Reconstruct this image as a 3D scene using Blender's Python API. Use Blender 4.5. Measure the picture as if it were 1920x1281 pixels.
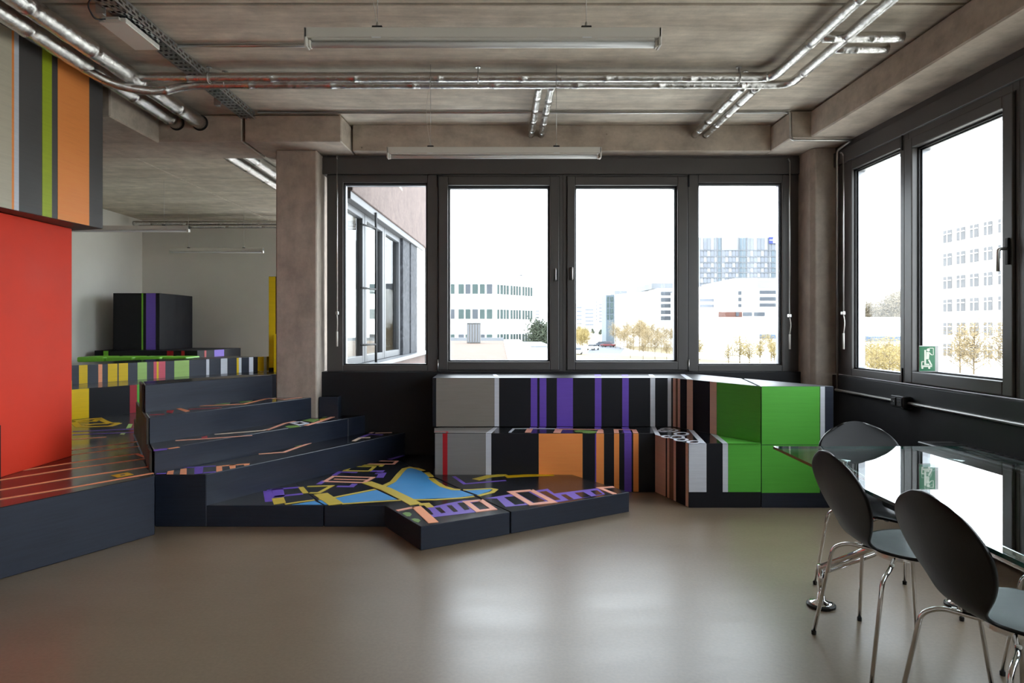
import bpy, bmesh, math, random
from mathutils import Vector, Matrix
random.seed(7)
for o in list(bpy.data.objects):
    bpy.data.objects.remove(o)
SC = bpy.context.scene
COL = SC.collection

# ------------------------------------------------------------------ camera
F, CX, CY, EYE = 1300.0, 938.0, 613.0, 1.35        # focal length and principal point on a 1920 x 1281 frame
cam_d = bpy.data.cameras.new('camera')
cam = bpy.data.objects.new('camera', cam_d); COL.objects.link(cam)
cam.location = (0, 0, EYE); cam.rotation_euler = (math.pi/2, 0, 0)
cam_d.sensor_width = 36.0; cam_d.lens = F*36.0/1920.0
cam_d.shift_x = (960-CX)/1920.0; cam_d.shift_y = -(640.5-CY)/1920.0
cam_d.clip_start = 0.05; cam_d.clip_end = 2000
SC.camera = cam
# ------------------------------------------------------------------ sky, sun, exposure
W = bpy.data.worlds.new('world'); SC.world = W; W.use_nodes = True
bg = W.node_tree.nodes['Background']
bg.inputs['Color'].default_value = (0.85, 0.925, 1.0, 1)
bg.inputs['Strength'].default_value = 5.0
sd = bpy.data.lights.new('sun', 'SUN'); sd.energy = 1.2; sd.angle = 0.02; sd.color = (1.0, 0.94, 0.84)
sun = bpy.data.objects.new('sun', sd); COL.objects.link(sun)
sun.rotation_euler = Vector((0.12, 0.72, -0.68)).to_track_quat('-Z', 'Y').to_euler()
vs = SC.view_settings
vs.view_transform = 'Standard'; vs.look = 'None'; vs.exposure = 0.85; vs.gamma = 1.0; vs.use_curve_mapping = False
SC.cycles.max_bounces = 14; SC.cycles.diffuse_bounces = 6; SC.cycles.glossy_bounces = 5
SC.cycles.transparent_max_bounces = 16; SC.cycles.transmission_bounces = 6
SC.cycles.caustics_reflective = False; SC.cycles.caustics_refractive = False
SC.cycles.sample_clamp_indirect = 6.0
SC.cycles.use_denoising = True

# ------------------------------------------------------------------ helpers
def at(px, py, D):                 # a point seen at (px, py) that stands D metres in front of the viewer
    return Vector(((px-CX)*D/F, D, EYE-(py-CY)*D/F))
def flat(px, py, z):               # a point on the level surface of height z
    D = F*(EYE-z)/(py-CY)
    return Vector(((px-CX)*D/F, D, z))
def crop(ox, oy, s, pts): return [(ox+s*x, oy+s*y) for x, y in pts]

def lin(c):
    c /= 255.0
    return c/12.92 if c <= 0.04045 else ((c+0.055)/1.055)**2.4
def rgb(r, g, b): return (lin(r), lin(g), lin(b), 1)

def tag(o, label=None, cat=None, group=None, kind=None):
    if label: o['label'] = label
    if cat: o['category'] = cat
    if group: o['group'] = group
    if kind: o['kind'] = kind
    return o
def thing(name, loc, label=None, cat=None, group=None, kind=None):
    o = bpy.data.objects.new(name, None); COL.objects.link(o); o.location = loc
    o.empty_display_size = 0.1
    return tag(o, label, cat, group, kind)
def base_of(o):
    p = Vector((0, 0, 0))
    while o is not None:
        p += Vector(o.location); o = o.parent
    return p

class MB:
    def __init__(s): s.v = []; s.f = []; s.m = []
    def quad(s, *pts, mi=0):
        n = len(s.v); s.v += [Vector(p) for p in pts]; s.f.append(tuple(range(n, n+len(pts)))); s.m.append(mi); return s
    def prism(s, poly, z0, z1, mi=0, top=None):
        n = len(s.v); k = len(poly)
        a = sum(poly[i][0]*poly[(i+1) % k][1]-poly[(i+1) % k][0]*poly[i][1] for i in range(k))
        if a < 0: poly = poly[::-1]
        s.v += [Vector((p[0], p[1], z0)) for p in poly]+[Vector((p[0], p[1], z1)) for p in poly]
        s.f.append(tuple(range(n+k-1, n-1, -1))); s.m.append(mi)
        s.f.append(tuple(range(n+k, n+2*k))); s.m.append(mi if top is None else top)
        for i in range(k):
            j = (i+1) % k
            s.f.append((n+i, n+j, n+k+j, n+k+i)); s.m.append(mi)
        return s
    def box(s, x0, x1, y0, y1, z0, z1, mi=0):
        x0, x1 = min(x0, x1), max(x0, x1); y0, y1 = min(y0, y1), max(y0, y1); z0, z1 = min(z0, z1), max(z0, z1)
        return s.prism([(x0, y0), (x1, y0), (x1, y1), (x0, y1)], z0, z1, mi)
    def slab(s, poly3, nrm, t, mi=0):          # a flat polygon given some thickness t along its normal
        n = len(s.v); k = len(poly3); nrm = Vector(nrm).normalized()
        c = Vector((0, 0, 0))
        for i in range(k): c += Vector(poly3[i]).cross(Vector(poly3[(i+1) % k]))
        if c.dot(nrm) < 0: poly3 = poly3[::-1]
        s.v += [Vector(p) for p in poly3]+[Vector(p)+nrm*t for p in poly3]
        s.f.append(tuple(range(n+k-1, n-1, -1))); s.m.append(mi)
        s.f.append(tuple(range(n+k, n+2*k))); s.m.append(mi)
        for i in range(k):
            j = (i+1) % k
            s.f.append((n+i, n+j, n+k+j, n+k+i)); s.m.append(mi)
        return s
    def tube(s, pts, r, seg=12, mi=0, cap=True):
        pts = [Vector(p) for p in pts]; n0 = len(s.v); K = len(pts)
        rs = r if isinstance(r, (list, tuple)) else [r]*K
        up = None
        for i, p in enumerate(pts):
            d = (pts[min(i+1, K-1)]-pts[max(i-1, 0)]).normalized()
            if up is None:
                up = Vector((0, 0, 1)) if abs(d.z) < 0.9 else Vector((1, 0, 0))
            a = d.cross(up).normalized(); b = a.cross(d).normalized(); up = b
            for k in range(seg):
                t = 2*math.pi*k/seg
                s.v.append(p+(a*math.cos(t)+b*math.sin(t))*rs[i])
        for i in range(K-1):
            for k in range(seg):
                k2 = (k+1) % seg
                s.f.append((n0+i*seg+k, n0+i*seg+k2, n0+(i+1)*seg+k2, n0+(i+1)*seg+k)); s.m.append(mi)
        if cap:
            s.f.append(tuple(n0+k for k in range(seg-1, -1, -1))); s.m.append(mi)
            s.f.append(tuple(n0+(K-1)*seg+k for k in range(seg))); s.m.append(mi)
        return s
    def lathe(s, c, prof, seg=24, mi=0):        # prof = [(radius, height)...] about the upright axis through c
        n0 = len(s.v); c = Vector(c)
        for r, h in prof:
            for k in range(seg):
                t = 2*math.pi*k/seg
                s.v.append(c+Vector((r*math.cos(t), r*math.sin(t), h)))
        for i in range(len(prof)-1):
            for k in range(seg):
                k2 = (k+1) % seg
                s.f.append((n0+i*seg+k, n0+i*seg+k2, n0+(i+1)*seg+k2, n0+(i+1)*seg+k)); s.m.append(mi)
        s.f.append(tuple(n0+k for k in range(seg-1, -1, -1))); s.m.append(mi)
        e = n0+(len(prof)-1)*seg
        s.f.append(tuple(e+k for k in range(seg))); s.m.append(mi)
        return s
    def build(s, name, mat, parent=None, bevel=0.0, smooth=False, base=None, seg=1):
        off = base_of(parent) if parent is not None else (Vector(base) if base is not None else None)
        if off is None:
            xs = [v.x for v in s.v]; ys = [v.y for v in s.v]; zs = [v.z for v in s.v]
            off = Vector(((min(xs)+max(xs))/2, (min(ys)+max(ys))/2, min(zs)))
        me = bpy.data.meshes.new(name)
        me.from_pydata([tuple(v-off) for v in s.v], [], s.f)
        mats = mat if isinstance(mat, (list, tuple)) else [mat]
        for m in mats: me.materials.append(m)
        for p, mi in zip(me.polygons, s.m): p.material_index = mi
        if smooth:
            for p in me.polygons: p.use_smooth = True
        me.update()
        o = bpy.data.objects.new(name, me); COL.objects.link(o)
        if parent is not None: o.parent = parent
        else: o.location = off
        if bevel > 0:
            b = o.modifiers.new('bevel', 'BEVEL'); b.width = bevel; b.segments = seg; b.limit_method = 'ANGLE'; b.angle_limit = 0.6
        return o
def copy_tree(o, parent=None):
    c = o.copy(); COL.objects.link(c)
    if parent is not None: c.parent = parent
    for ch in [k for k in bpy.data.objects if k.parent == o]:
        copy_tree(ch, c)
    return c
def arc(points, rad=0.05, n=5):               # rounds the inner corners of a polyline
    P = [Vector(p) for p in points]; out = [P[0]]
    for i in range(1, len(P)-1):
        a = (P[i-1]-P[i]); b = (P[i+1]-P[i]); r = min(rad, a.length*0.45, b.length*0.45)
        p0 = P[i]+a.normalized()*r; p2 = P[i]+b.normalized()*r
        for k in range(n+1):
            t = k/n
            out.append(p0*(1-t)**2+P[i]*2*t*(1-t)+p2*t*t)
    out.append(P[-1]); return out

# ------------------------------------------------------------------ materials
MATS = {}
def newmat(name):
    m = bpy.data.materials.new(name); m.use_nodes = True
    nt = m.node_tree; return m, nt, nt.nodes['Principled BSDF']
def noise_tex(nt, scale, detail=4, rough=0.55, stretch=(1, 1, 1), dist=0.0, world=True):
    tc = nt.nodes.new('ShaderNodeTexCoord')
    mp = nt.nodes.new('ShaderNodeMapping'); mp.inputs['Scale'].default_value = stretch
    if world:
        g = nt.nodes.new('ShaderNodeNewGeometry'); nt.links.new(g.outputs['Position'], mp.inputs['Vector'])
    else:
        nt.links.new(tc.outputs['Object'], mp.inputs['Vector'])
    n = nt.nodes.new('ShaderNodeTexNoise'); n.inputs['Scale'].default_value = scale
    n.inputs['Detail'].default_value = detail; n.inputs['Roughness'].default_value = rough; n.inputs['Distortion'].default_value = dist
    nt.links.new(mp.outputs['Vector'], n.inputs['Vector'])
    return n.outputs['Fac']
def ramp(nt, fac, stops):
    r = nt.nodes.new('ShaderNodeValToRGB'); e = r.color_ramp.elements
    while len(e) > 2: e.remove(e[-1])
    e[0].position, e[0].color = stops[0]; e[1].position, e[1].color = stops[-1]
    for p, c in stops[1:-1]:
        x = e.new(p); x.color = c
    nt.links.new(fac, r.inputs['Fac']); return r.outputs['Color']
def mixc(nt, a, b, fac, mode='MIX'):
    m = nt.nodes.new('ShaderNodeMix'); m.data_type = 'RGBA'; m.blend_type = mode
    for inp, val in ((m.inputs[6], a), (m.inputs[7], b), (m.inputs[0], fac)):
        if isinstance(val, (tuple, float, int)): inp.default_value = val
        else: nt.links.new(val, inp)
    return m.outputs[2]
def bump(nt, bs, h, strength=0.3, dist=0.002):
    b = nt.nodes.new('ShaderNodeBump'); b.inputs['Strength'].default_value = strength; b.inputs['Distance'].default_value = dist
    nt.links.new(h, b.inputs['Height']); nt.links.new(b.outputs['Normal'], bs.inputs['Normal'])
def scale_rgb(c, k): return (c[0]*k, c[1]*k, c[2]*k, 1)

def plain(name, c, rough=0.5, metal=0.0, spec=0.5, var=0.06, nscale=6.0):
    if name in MATS: return MATS[name]
    m, nt, bs = newmat(name)
    f = noise_tex(nt, nscale, 4)
    nt.links.new(ramp(nt, f, [(0.25, scale_rgb(c, 1-var)), (0.75, scale_rgb(c, 1+var))]), bs.inputs['Base Color'])
    bs.inputs['Roughness'].default_value = rough; bs.inputs['Metallic'].default_value = metal
    bs.inputs['Specular IOR Level'].default_value = spec
    MATS[name] = m; return m
def painted(name, c, rough=0.42, grain=(1.2, 1.2, 26), spec=0.5, bstr=0.16, var=0.06):
    """brush-painted plywood: faint grain lines, worn gloss"""
    if name in MATS: return MATS[name]
    m, nt, bs = newmat(name)
    g = noise_tex(nt, 3.0, 6, 0.65, grain); w = noise_tex(nt, 2.2, 5, 0.6)
    c1 = ramp(nt, g, [(0.3, scale_rgb(c, 1-var)), (0.7, scale_rgb(c, 1+var))])
    c2 = mixc(nt, c1, scale_rgb(c, 1.25), ramp(nt, w, [(0.45, (0, 0, 0, 1)), (0.8, (0.35, 0.35, 0.35, 1))]))
    nt.links.new(c2, bs.inputs['Base Color'])
    r = ramp(nt, w, [(0.3, (rough-0.06,)*3+(1,)), (0.7, (rough+0.1,)*3+(1,))])
    nt.links.new(r, bs.inputs['Roughness'])
    bs.inputs['Specular IOR Level'].default_value = spec
    bump(nt, bs, g, bstr, 0.0015)
    MATS[name] = m; return m
def concrete(name, c1, c2, stretch, rough=0.85):
    if name in MATS: return MATS[name]
    m, nt, bs = newmat(name)
    a = noise_tex(nt, 1.1, 5, 0.6, stretch); b = noise_tex(nt, 5.0, 7, 0.7, (1, 1, 1)); s = noise_tex(nt, 2.5, 4, 0.6, tuple(3*k for k in stretch))
    col = ramp(nt, a, [(0.3, c1), (0.72, c2)])
    col = mixc(nt, col, ramp(nt, b, [(0.3, (0.7, 0.7, 0.7, 1)), (0.7, (1.18, 1.17, 1.15, 1))]), 0.75, 'MULTIPLY')
    col = mixc(nt, col, ramp(nt, s, [(0.35, (0.8, 0.8, 0.8, 1)), (0.6, (1.05, 1.05, 1.05, 1))]), 0.7, 'MULTIPLY')
    tc = nt.nodes.new('ShaderNodeNewGeometry')
    vo = nt.nodes.new('ShaderNodeTexVoronoi'); vo.inputs['Scale'].default_value = 3.3
    nt.links.new(tc.outputs['Position'], vo.inputs['Vector'])
    pit = ramp(nt, vo.outputs['Distance'], [(0.012, (0.45, 0.43, 0.4, 1)), (0.03, (1, 1, 1, 1))])
    col = mixc(nt, col, pit, 1.0, 'MULTIPLY')
    nt.links.new(col, bs.inputs['Base Color']); bs.inputs['Roughness'].default_value = rough
    bs.inputs['Specular IOR Level'].default_value = 0.3
    bump(nt, bs, b, 0.35, 0.004)
    MATS[name] = m; return m
def metal(name, c, rough, crinkle=0.0, cscale=40.0, aniso=(1, 1, 1)):
    if name in MATS: return MATS[name]
    m, nt, bs = newmat(name)
    f = noise_tex(nt, 9.0, 4)
    nt.links.new(ramp(nt, f, [(0.3, scale_rgb(c, 0.88)), (0.7, scale_rgb(c, 1.05))]), bs.inputs['Base Color'])
    bs.inputs['Metallic'].default_value = 1.0; bs.inputs['Roughness'].default_value = rough
    if crinkle: bump(nt, bs, noise_tex(nt, cscale, 5, 0.7, aniso, 0.6), crinkle, 0.007)
    MATS[name] = m; return m
def glass(name, tint, ior=1.45, refl=1.0):
    if name in MATS: return MATS[name]
    m = bpy.data.materials.new(name); m.use_nodes = True; nt = m.node_tree; nt.nodes.clear()
    out = nt.nodes.new('ShaderNodeOutputMaterial'); mx = nt.nodes.new('ShaderNodeMixShader')
    tr = nt.nodes.new('ShaderNodeBsdfTransparent'); tr.inputs['Color'].default_value = tint
    gl = nt.nodes.new('ShaderNodeBsdfGlossy'); gl.inputs['Roughness'].default_value = 0.0
    gl.inputs['Color'].default_value = (refl, refl, refl, 1)
    fr = nt.nodes.new('ShaderNodeFresnel'); ge = nt.nodes.new('ShaderNodeNewGeometry')
    mr = nt.nodes.new('ShaderNodeMapRange')       # same reflectance from both faces of the sheet
    mr.inputs['To Min'].default_value = ior; mr.inputs['To Max'].default_value = 1/ior
    nt.links.new(ge.outputs['Backfacing'], mr.inputs['Value']); nt.links.new(mr.outputs['Result'], fr.inputs['IOR'])
    nt.links.new(fr.outputs['Fac'], mx.inputs['Fac']); nt.links.new(tr.outputs['BSDF'], mx.inputs[1])
    nt.links.new(gl.outputs['BSDF'], mx.inputs[2]); nt.links.new(mx.outputs['Shader'], out.inputs['Surface'])
    MATS[name] = m; return m

# concrete
M_CEIL = concrete('board_marked_concrete_ceiling', rgb(196, 184, 168), rgb(226, 217, 202), (0.35, 2.6, 1.0))
M_BEAM = concrete('concrete_beam', rgb(178, 163, 148), rgb(206, 194, 180), (0.8, 0.8, 1.4))
M_COLN = concrete('concrete_column', rgb(174, 160, 148), rgb(206, 196, 184), (1.2, 1.2, 0.5))
# floor
def floor_mat():
    m, nt, bs = newmat('polished_screed')
    a = noise_tex(nt, 0.9, 5, 0.55); b = noise_tex(nt, 60, 3, 0.6); s = noise_tex(nt, 1.6, 6, 0.65, (0.5, 1.6, 1), 0.0)
    col = ramp(nt, a, [(0.25, rgb(116, 100, 83)), (0.75, rgb(135, 119, 100))])
    col = mixc(nt, col, ramp(nt, b, [(0.35, (0.86, 0.86, 0.86, 1)), (0.65, (1.1, 1.1, 1.1, 1))]), 0.6, 'MULTIPLY')
    nt.links.new(col, bs.inputs['Base Color'])
    nt.links.new(ramp(nt, s, [(0.3, (0.29, 0.29, 0.29, 1)), (0.75, (0.38, 0.38, 0.38, 1))]), bs.inputs['Roughness'])
    bs.inputs['Specular IOR Level'].default_value = 0.5
    return m
M_FLOOR = floor_mat()
M_WHITE = plain('white_plaster', rgb(240, 238, 231), 0.85, var=0.03, nscale=2)
M_BLACKWALL = painted('black_wall_paint', rgb(27, 27, 31), 0.5, (1, 1, 1), spec=.3, bstr=0.05)
M_FRAME = plain('anthracite_window_profile', rgb(80, 77, 76), 0.4, var=0.05)
M_FRAME_IN = plain('aluminium_glazing_bead', rgb(150, 152, 156), 0.35, 0.6, var=0.04)
M_GASKET = plain('black_gasket', rgb(22, 22, 24), 0.6)
M_PANE = glass('window_glass', (0.975, 0.985, 0.98, 1), refl=0.3)
# painted stage wood
M_DARK = painted('stage_black_paint', rgb(26, 27, 33), 0.42, spec=.25)
M_DARKTOP = painted('stage_black_gloss_paint', rgb(28, 29, 34), 0.165, (26, 1.2, 1.2), spec=.8)
M_BLUEBLACK = painted('stage_blue_black_paint', rgb(36, 42, 56), 0.36, spec=.45, bstr=.4, var=.2)
M_BENCHTOP = painted('bench_top_satin_paint', rgb(30, 31, 36), 0.42, (26, 1.2, 1.2), spec=.7)
M_BROWNSIDE = painted('stair_side_brown_black', rgb(50, 42, 30), 0.45, (14, 14, 1.0))
PC = dict(purple=(110, 78, 188), orange=(255, 158, 84), red=(222, 72, 48), darkred=(176, 24, 34), rose=(214, 92, 108), yellow=(232, 196, 24),
          gold=(212, 172, 10), olive=(206, 182, 64), green=(92, 184, 68), lime=(170, 190, 44), brightlime=(120, 196, 50), palegreen=(164, 200, 112), blue=(66, 150, 214),
          pink=(240, 170, 146), salmon=(250, 166, 122), white=(214, 218, 228), grey=(138, 136, 134), warmgrey=(140, 134, 126), tan=(234, 192, 172),
          brown=(128, 94, 76), black=(34, 34, 38), beige=(200, 192, 172), crimson=(170, 50, 62), leaf=(112, 150, 72), darkred2=(110, 30, 36), cream=(226, 200, 180))
def P_(n):
    if n == 'red': return painted('paint_red', rgb(230, 62, 38), 0.6, (1, 1, 1), .25, .05, .03)
    return painted('paint_'+n, rgb(*PC[n]), 0.42, spec=.12 if n == 'black' else .35)
M_FOIL = metal('crinkled_aluminium_foil', (0.72, 0.71, 0.69, 1), 0.22, 0.8, 24, (1, 1, 1))
M_GALV = metal('galvanised_steel', (0.52, 0.54, 0.54, 1), 0.42, 0.1, 60)
M_CHROME = metal('chrome', (0.86, 0.86, 0.87, 1), 0.06)
M_STEEL = metal('dull_steel', (0.55, 0.54, 0.52, 1), 0.35)
M_ENAMEL = plain('white_enamel', rgb(222, 219, 212), 0.32, var=0.02)
M_TUBE = plain('white_lamp_tube', rgb(235, 236, 238), 0.15, var=0.01)
M_BLKPL = plain('black_plastic', rgb(24, 24, 26), 0.4)
M_SHELL = painted('black_stained_veneer', rgb(14, 13, 14), 0.35, (3, 30, 3), spec=0.3, bstr=0.15)
M_TGLASS = glass('table_glass', (0.90, 0.955, 0.945, 1), 1.52)
M_TEDGE = plain('green_glass_edge', rgb(26, 74, 68), 0.12)
M_STUCCO = concrete('pink_brown_render', rgb(92, 78, 75), rgb(112, 98, 94), (30, 30, 30))
M_GRANITE = concrete('speckled_granite', rgb(30, 31, 36), rgb(84, 86, 92), (22, 22, 22))
M_SIGNGREEN = plain('sign_green', rgb(0, 110, 66), 0.3)
M_SIGNWHITE = plain('sign_white', rgb(226, 232, 214), 0.3)

# ================================================================== THE SETTING
CEIL, BEAMZ, DW, XW = 3.225, 2.98, 6.60, 3.05
def struct(mb, name, mat, label, bevel=0.004):
    o = mb.build(name, mat, bevel=bevel); return tag(o, label, kind='structure')
YB = -8.0                                                            # rear of the room, behind the viewer
struct(MB().prism([(-6.5, YB-.2), (3.3, YB-.2), (3.3, 6.85), (-1.5, 6.85), (-1.3, 12.4), (-6.5, 12.4)], -0.25, 0.0), 'floor', M_FLOOR, 'polished brown grey screed floor', 0)
# ceiling: a darker slab carrying precast panels with open joints between them
ceil = struct(MB().prism([(-6.5, YB-.2), (3.3, YB-.2), (3.3, 6.85), (-1.5, 6.85), (-1.3, 12.4), (-6.5, 12.4)], CEIL+.03, CEIL+.4), 'ceiling', plain('dark_joint_concrete', rgb(58, 50, 43), .9), 'board-marked concrete ceiling', 0)
for x0, x1, y0, y1 in ((-3.95, 3.3, 4.045, 6.6), (-3.95, 3.3, 1.2, 4.015), (-3.95, 3.3, -1.8, 1.17), (-3.95, 3.3, YB, -1.83), (-6.3, -3.98, YB, 6.6)):
    MB().box(x0, x1, y0, y1, CEIL, CEIL+.03).build('slab_panel', M_CEIL, ceil, bevel=.004)
for x0, x1 in ((-6.3, -4.06), (-4.04, -1.35)):
    MB().box(x0, x1, 6.62, 12.2, CEIL, CEIL+.03).build('slab_panel', M_CEIL, ceil, bevel=.004)
# walls
struct(MB().box(-6.5, -6.3, YB, 12.4, 0, CEIL), 'wall_left', M_WHITE, 'white plastered wall on the far left', 0)
struct(MB().box(-6.5, 3.3, YB-.2, YB, 0, CEIL), 'wall_rear', M_WHITE, 'white plastered rear wall', 0)
struct(MB().box(-6.3, -3.90, 12.2, 12.4, 0, CEIL), 'wall_wing_end', M_WHITE, 'white end wall of the adjoining wing', 0)
struct(MB().box(-3.90, -1.30, 12.2, 12.4, 0, .06), 'wall_wing_end_parapet', M_WHITE, 'parapet of the added wing end window', 0)
struct(MB().box(-3.90, -1.30, 12.2, 12.4, 3.15, CEIL), 'wall_wing_end_lintel', M_WHITE, 'lintel of the added wing end window', 0)
w = thing('window_20', (-2.5, 12.3, .45), 'unseen end window added to light the wing, hidden behind the column', kind='structure')  # unseen window, added to bring more daylight onto the wing walls
mb = MB()
for a0, a1, z0, z1 in ((-3.90, -3.82, .06, 3.15), (-1.38, -1.30, .06, 3.15), (-3.82, -1.38, .06, .14), (-3.82, -1.38, 3.07, 3.15)): mb.box(a0, a1, 12.26, 12.34, z0, z1)
mb.build('frame', M_FRAME, w); MB().box(-3.83, -1.37, 12.295, 12.305, .13, 3.08).build('pane', M_PANE, w)
struct(MB().box(-1.688, 2.84, 6.55, 6.85, 0, .925), 'wall_back', M_BLACKWALL, 'black parapet wall below the back windows')
struct(MB().box(-1.688, 2.84, 6.59, 6.80, 2.80, BEAMZ), 'trim_1', M_FRAME, 'dark panel above the back windows', .002)
struct(MB().box(-1.688, 2.84, 6.575, 6.60, 2.80, 2.955), 'trim_2', M_FRAME, 'raised strip of the back window header', .003)
struct(MB().box(XW-.03, 3.3, YB, 6.31, 0, .915), 'wall_right', M_BLACKWALL, 'black parapet wall below the right-hand windows')
struct(MB().box(XW, 3.25, YB, 6.31, 2.80, BEAMZ), 'trim_3', M_FRAME, 'dark panel above the right-hand windows', .002)
struct(MB().box(XW-.018, XW, YB, 6.31, 2.80, 2.925), 'trim_4', M_FRAME, 'raised strip of the right window header', .003)
# columns, capitals and beams
struct(MB().box(-2.066, -1.688, 6.38, 6.86, 0, BEAMZ), 'column_left', M_COLN, 'square concrete column beside the stepped stage', .012)
struct(MB().prism([(2.84, 6.86), (2.84, 6.36), (2.87, 6.306), (3.3, 6.306), (3.3, 6.86)], 0, BEAMZ), 'column_corner', M_COLN, 'concrete column in the window corner', .006)
struct(MB().prism([(-2.25, 6.10), (-1.40, 6.10), (-1.37, 6.86), (-2.25, 6.86)], BEAMZ, CEIL-.012), 'capital_left', M_BEAM, 'concrete capital block over the left column', .008)
struct(MB().box(2.51, 3.3, 5.98, 6.86, BEAMZ, CEIL-.015), 'capital_corner', M_BEAM, 'concrete capital block in the window corner', .008)
struct(MB().box(-1.37, 2.51, 6.43, 6.86, BEAMZ, CEIL), 'beam_back', M_BEAM, 'concrete beam above the back windows', .006)
struct(MB().box(-6.3, -2.275, 6.10, 6.71, BEAMZ, CEIL-.01), 'beam_wing', M_BEAM, 'concrete beam across the opening to the wing', .008)
struct(MB().box(2.67, 3.3, YB, 5.965, BEAMZ, CEIL-.018), 'beam_right', M_BEAM, 'long concrete beam above the right-hand windows', .01)
struct(MB().box(-3.46, -2.995, 5.32, 6.095, BEAMZ-.015, CEIL), 'beam_stub', M_BEAM, 'short lighter concrete downstand behind the striped tower', .01)
struct(MB().box(3.0, 3.3, 1.62, 1.98, .915, BEAMZ), 'column_right', M_COLN, 'concrete column between the right-hand windows', .01)
struct(MB().box(3.0, 3.3, -2.62, -2.3, .915, BEAMZ), 'column_right_rear', M_COLN, 'concrete column between the rearmost right-hand windows', .01)

# ---------------------------------------------------------------- windows
class Wall:
    def __init__(s, kind): s.kind = kind
    def p(s, a, d, z):            # a along the wall, d outwards, z up
        return (a, DW+d, z) if s.kind == 'back' else (XW+d, a, z)
    def ring(s, mb, o, i, d0, d1):        # rectangular ring: o = outer (a0,a1,z0,z1), i = inner
        a0, a1, z0, z1 = o; b0, b1, w0, w1 = i
        for (p0, p1, q0, q1) in ((a0, b0, z0, z1), (b1, a1, z0, z1), (b0, b1, z0, w0), (b0, b1, w1, z1)):
            A = s.p(p0, d0, q0); B = s.p(p1, d1, q1)
            mb.box(A[0], B[0], A[1], B[1], A[2], B[2])
        return mb
    def bx(s, mb, a0, a1, d0, d1, z0, z1):
        A = s.p(a0, d0, z0); B = s.p(a1, d1, z1); return mb.box(A[0], B[0], A[1], B[1], A[2], B[2])
def window(n, wall, outer, sash, gl, label, hinge=None, handle=None, lever=False):
    a0, a1 = outer; g0, g1, gz0, gz1 = gl
    w = thing('window_%d' % n, wall.p((a0+a1)/2, 0.04, .925), label, kind='structure')
    zo = (.925, 2.80)
    if sash is None:
        wall.ring(MB(), (a0, a1)+zo, (g0, g1, gz0, gz1), 0, .085).build('frame', M_FRAME, w, bevel=.004)
    else:
        s0, s1, sz0, sz1 = sash
        wall.ring(MB(), (a0, a1)+zo, (s0+.02, s1-.02, sz0+.02, sz1-.02), 0, .085).build('frame', M_FRAME, w, bevel=.003)
        wall.ring(MB(), (s0, s1, sz0, sz1), (g0, g1, gz0, gz1), -.018, .06).build('sash', M_FRAME, w, bevel=.006, seg=2)
        wall.ring(MB(), (s0-.006, s1+.006, sz0-.006, sz1+.006), (s0+.004, s1-.004, sz0+.004, sz1-.004), -.002, .004).build('gasket', M_GASKET, w)
    wall.ring(MB(), (g0-.001, g1+.001, gz0-.001, gz1+.001), (g0+.012, g1-.012, gz0+.012, gz1-.014), .028, .034).build('glazing_bead', M_GASKET, w)
    wall.ring(MB(), (g0-.001, g1+.001, gz0-.001, gz1+.001), (g0+.018, g1-.018, gz0+.012, gz1-.022), .05, .11).build('outer_frame', M_FRAME_IN, w, bevel=.002)
    wall.bx(MB(), g0, g1, .036, .044, gz0, gz1).build('pane', M_PANE, w)
    if hinge is not None:
        for z0, z1 in ((.93, 1.04), (2.68, 2.79)):
            A = Vector(wall.p(hinge, -.022, z0)); B = Vector(wall.p(hinge, -.022, z1))
            MB().tube([A, B], .008, 10).build('hinge', M_STEEL if z0 < 2 and wall.kind == 'back' else M_GASKET, w, smooth=True)
    if handle is not None:
        a, z = handle
        if lever:
            h = wall.bx(MB(), a-.012, a+.012, -.036, -.018, z-.08, z+.08).build('handle_plate', M_GASKET, w, bevel=.003)
            MB().tube(arc([wall.p(a, -.03, z+.015), wall.p(a, -.085, z+.015), wall.p(a, -.085, z-.12)], .02), .010, 10).build('lever', M_STEEL, h, smooth=True)
        else:
            s = 1 if handle[0] < .55 else -1
            h = wall.bx(MB(), a-.006, a+.022*s, -.028, -.018, z-.06, z+.06).build('handle_plate', M_GASKET, w, bevel=.003)
            MB().tube(arc([wall.p(a, -.025, z+.055), wall.p(a, -.06, z+.055), wall.p(a, -.06, z-.055), wall.p(a, -.025, z-.055)], .012), .0065, 10).build('pull', M_STEEL, h, smooth=True)
    return w
def bx_(px): return (px-CX)*DW/F
WB, WR = Wall('back'), Wall('right')
window(1, WB, (bx_(613), bx_(821.3)), None, (bx_(643), bx_(801), .985, 2.725), 'fixed dark-framed window beside the left column, looking onto the wing')
window(2, WB, (bx_(821.3), bx_(1055.3)), (bx_(822.5), bx_(1048), .94, 2.777), (bx_(840), bx_(1031), 1.02, 2.695), 'dark-framed window sash left of the centre post', bx_(821.4), (bx_(1041), 1.845))
window(3, WB, (bx_(1055.3), bx_(1290.2)), (bx_(1063), bx_(1289), .94, 2.777), (bx_(1078), bx_(1270), 1.02, 2.695), 'dark-framed window sash right of the centre post', bx_(1290.2), (bx_(1072), 1.855))
window(4, WB, (bx_(1290.2), 2.84), None, (bx_(1309.5), bx_(1467), .985, 2.725), 'fixed dark-framed window beside the corner column')
window(5, WR, (5.235, 6.31), None, (5.29, 6.02, .985, 2.715), 'narrow fixed window on the right wall next to the corner column')
window(6, WR, (4.07, 5.235), (4.105, 5.20, .935, 2.745), (4.19, 5.11, 1.02, 2.67), 'large window sash on the right wall with a lever handle', 5.222, (4.13, 1.80), True)
window(7, WR, (2.90, 4.07), (2.935, 4.03, .935, 2.745), (3.02, 3.95, 1.02, 2.67), 'window sash on the right wall beyond the picture edge', 2.915)
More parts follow.
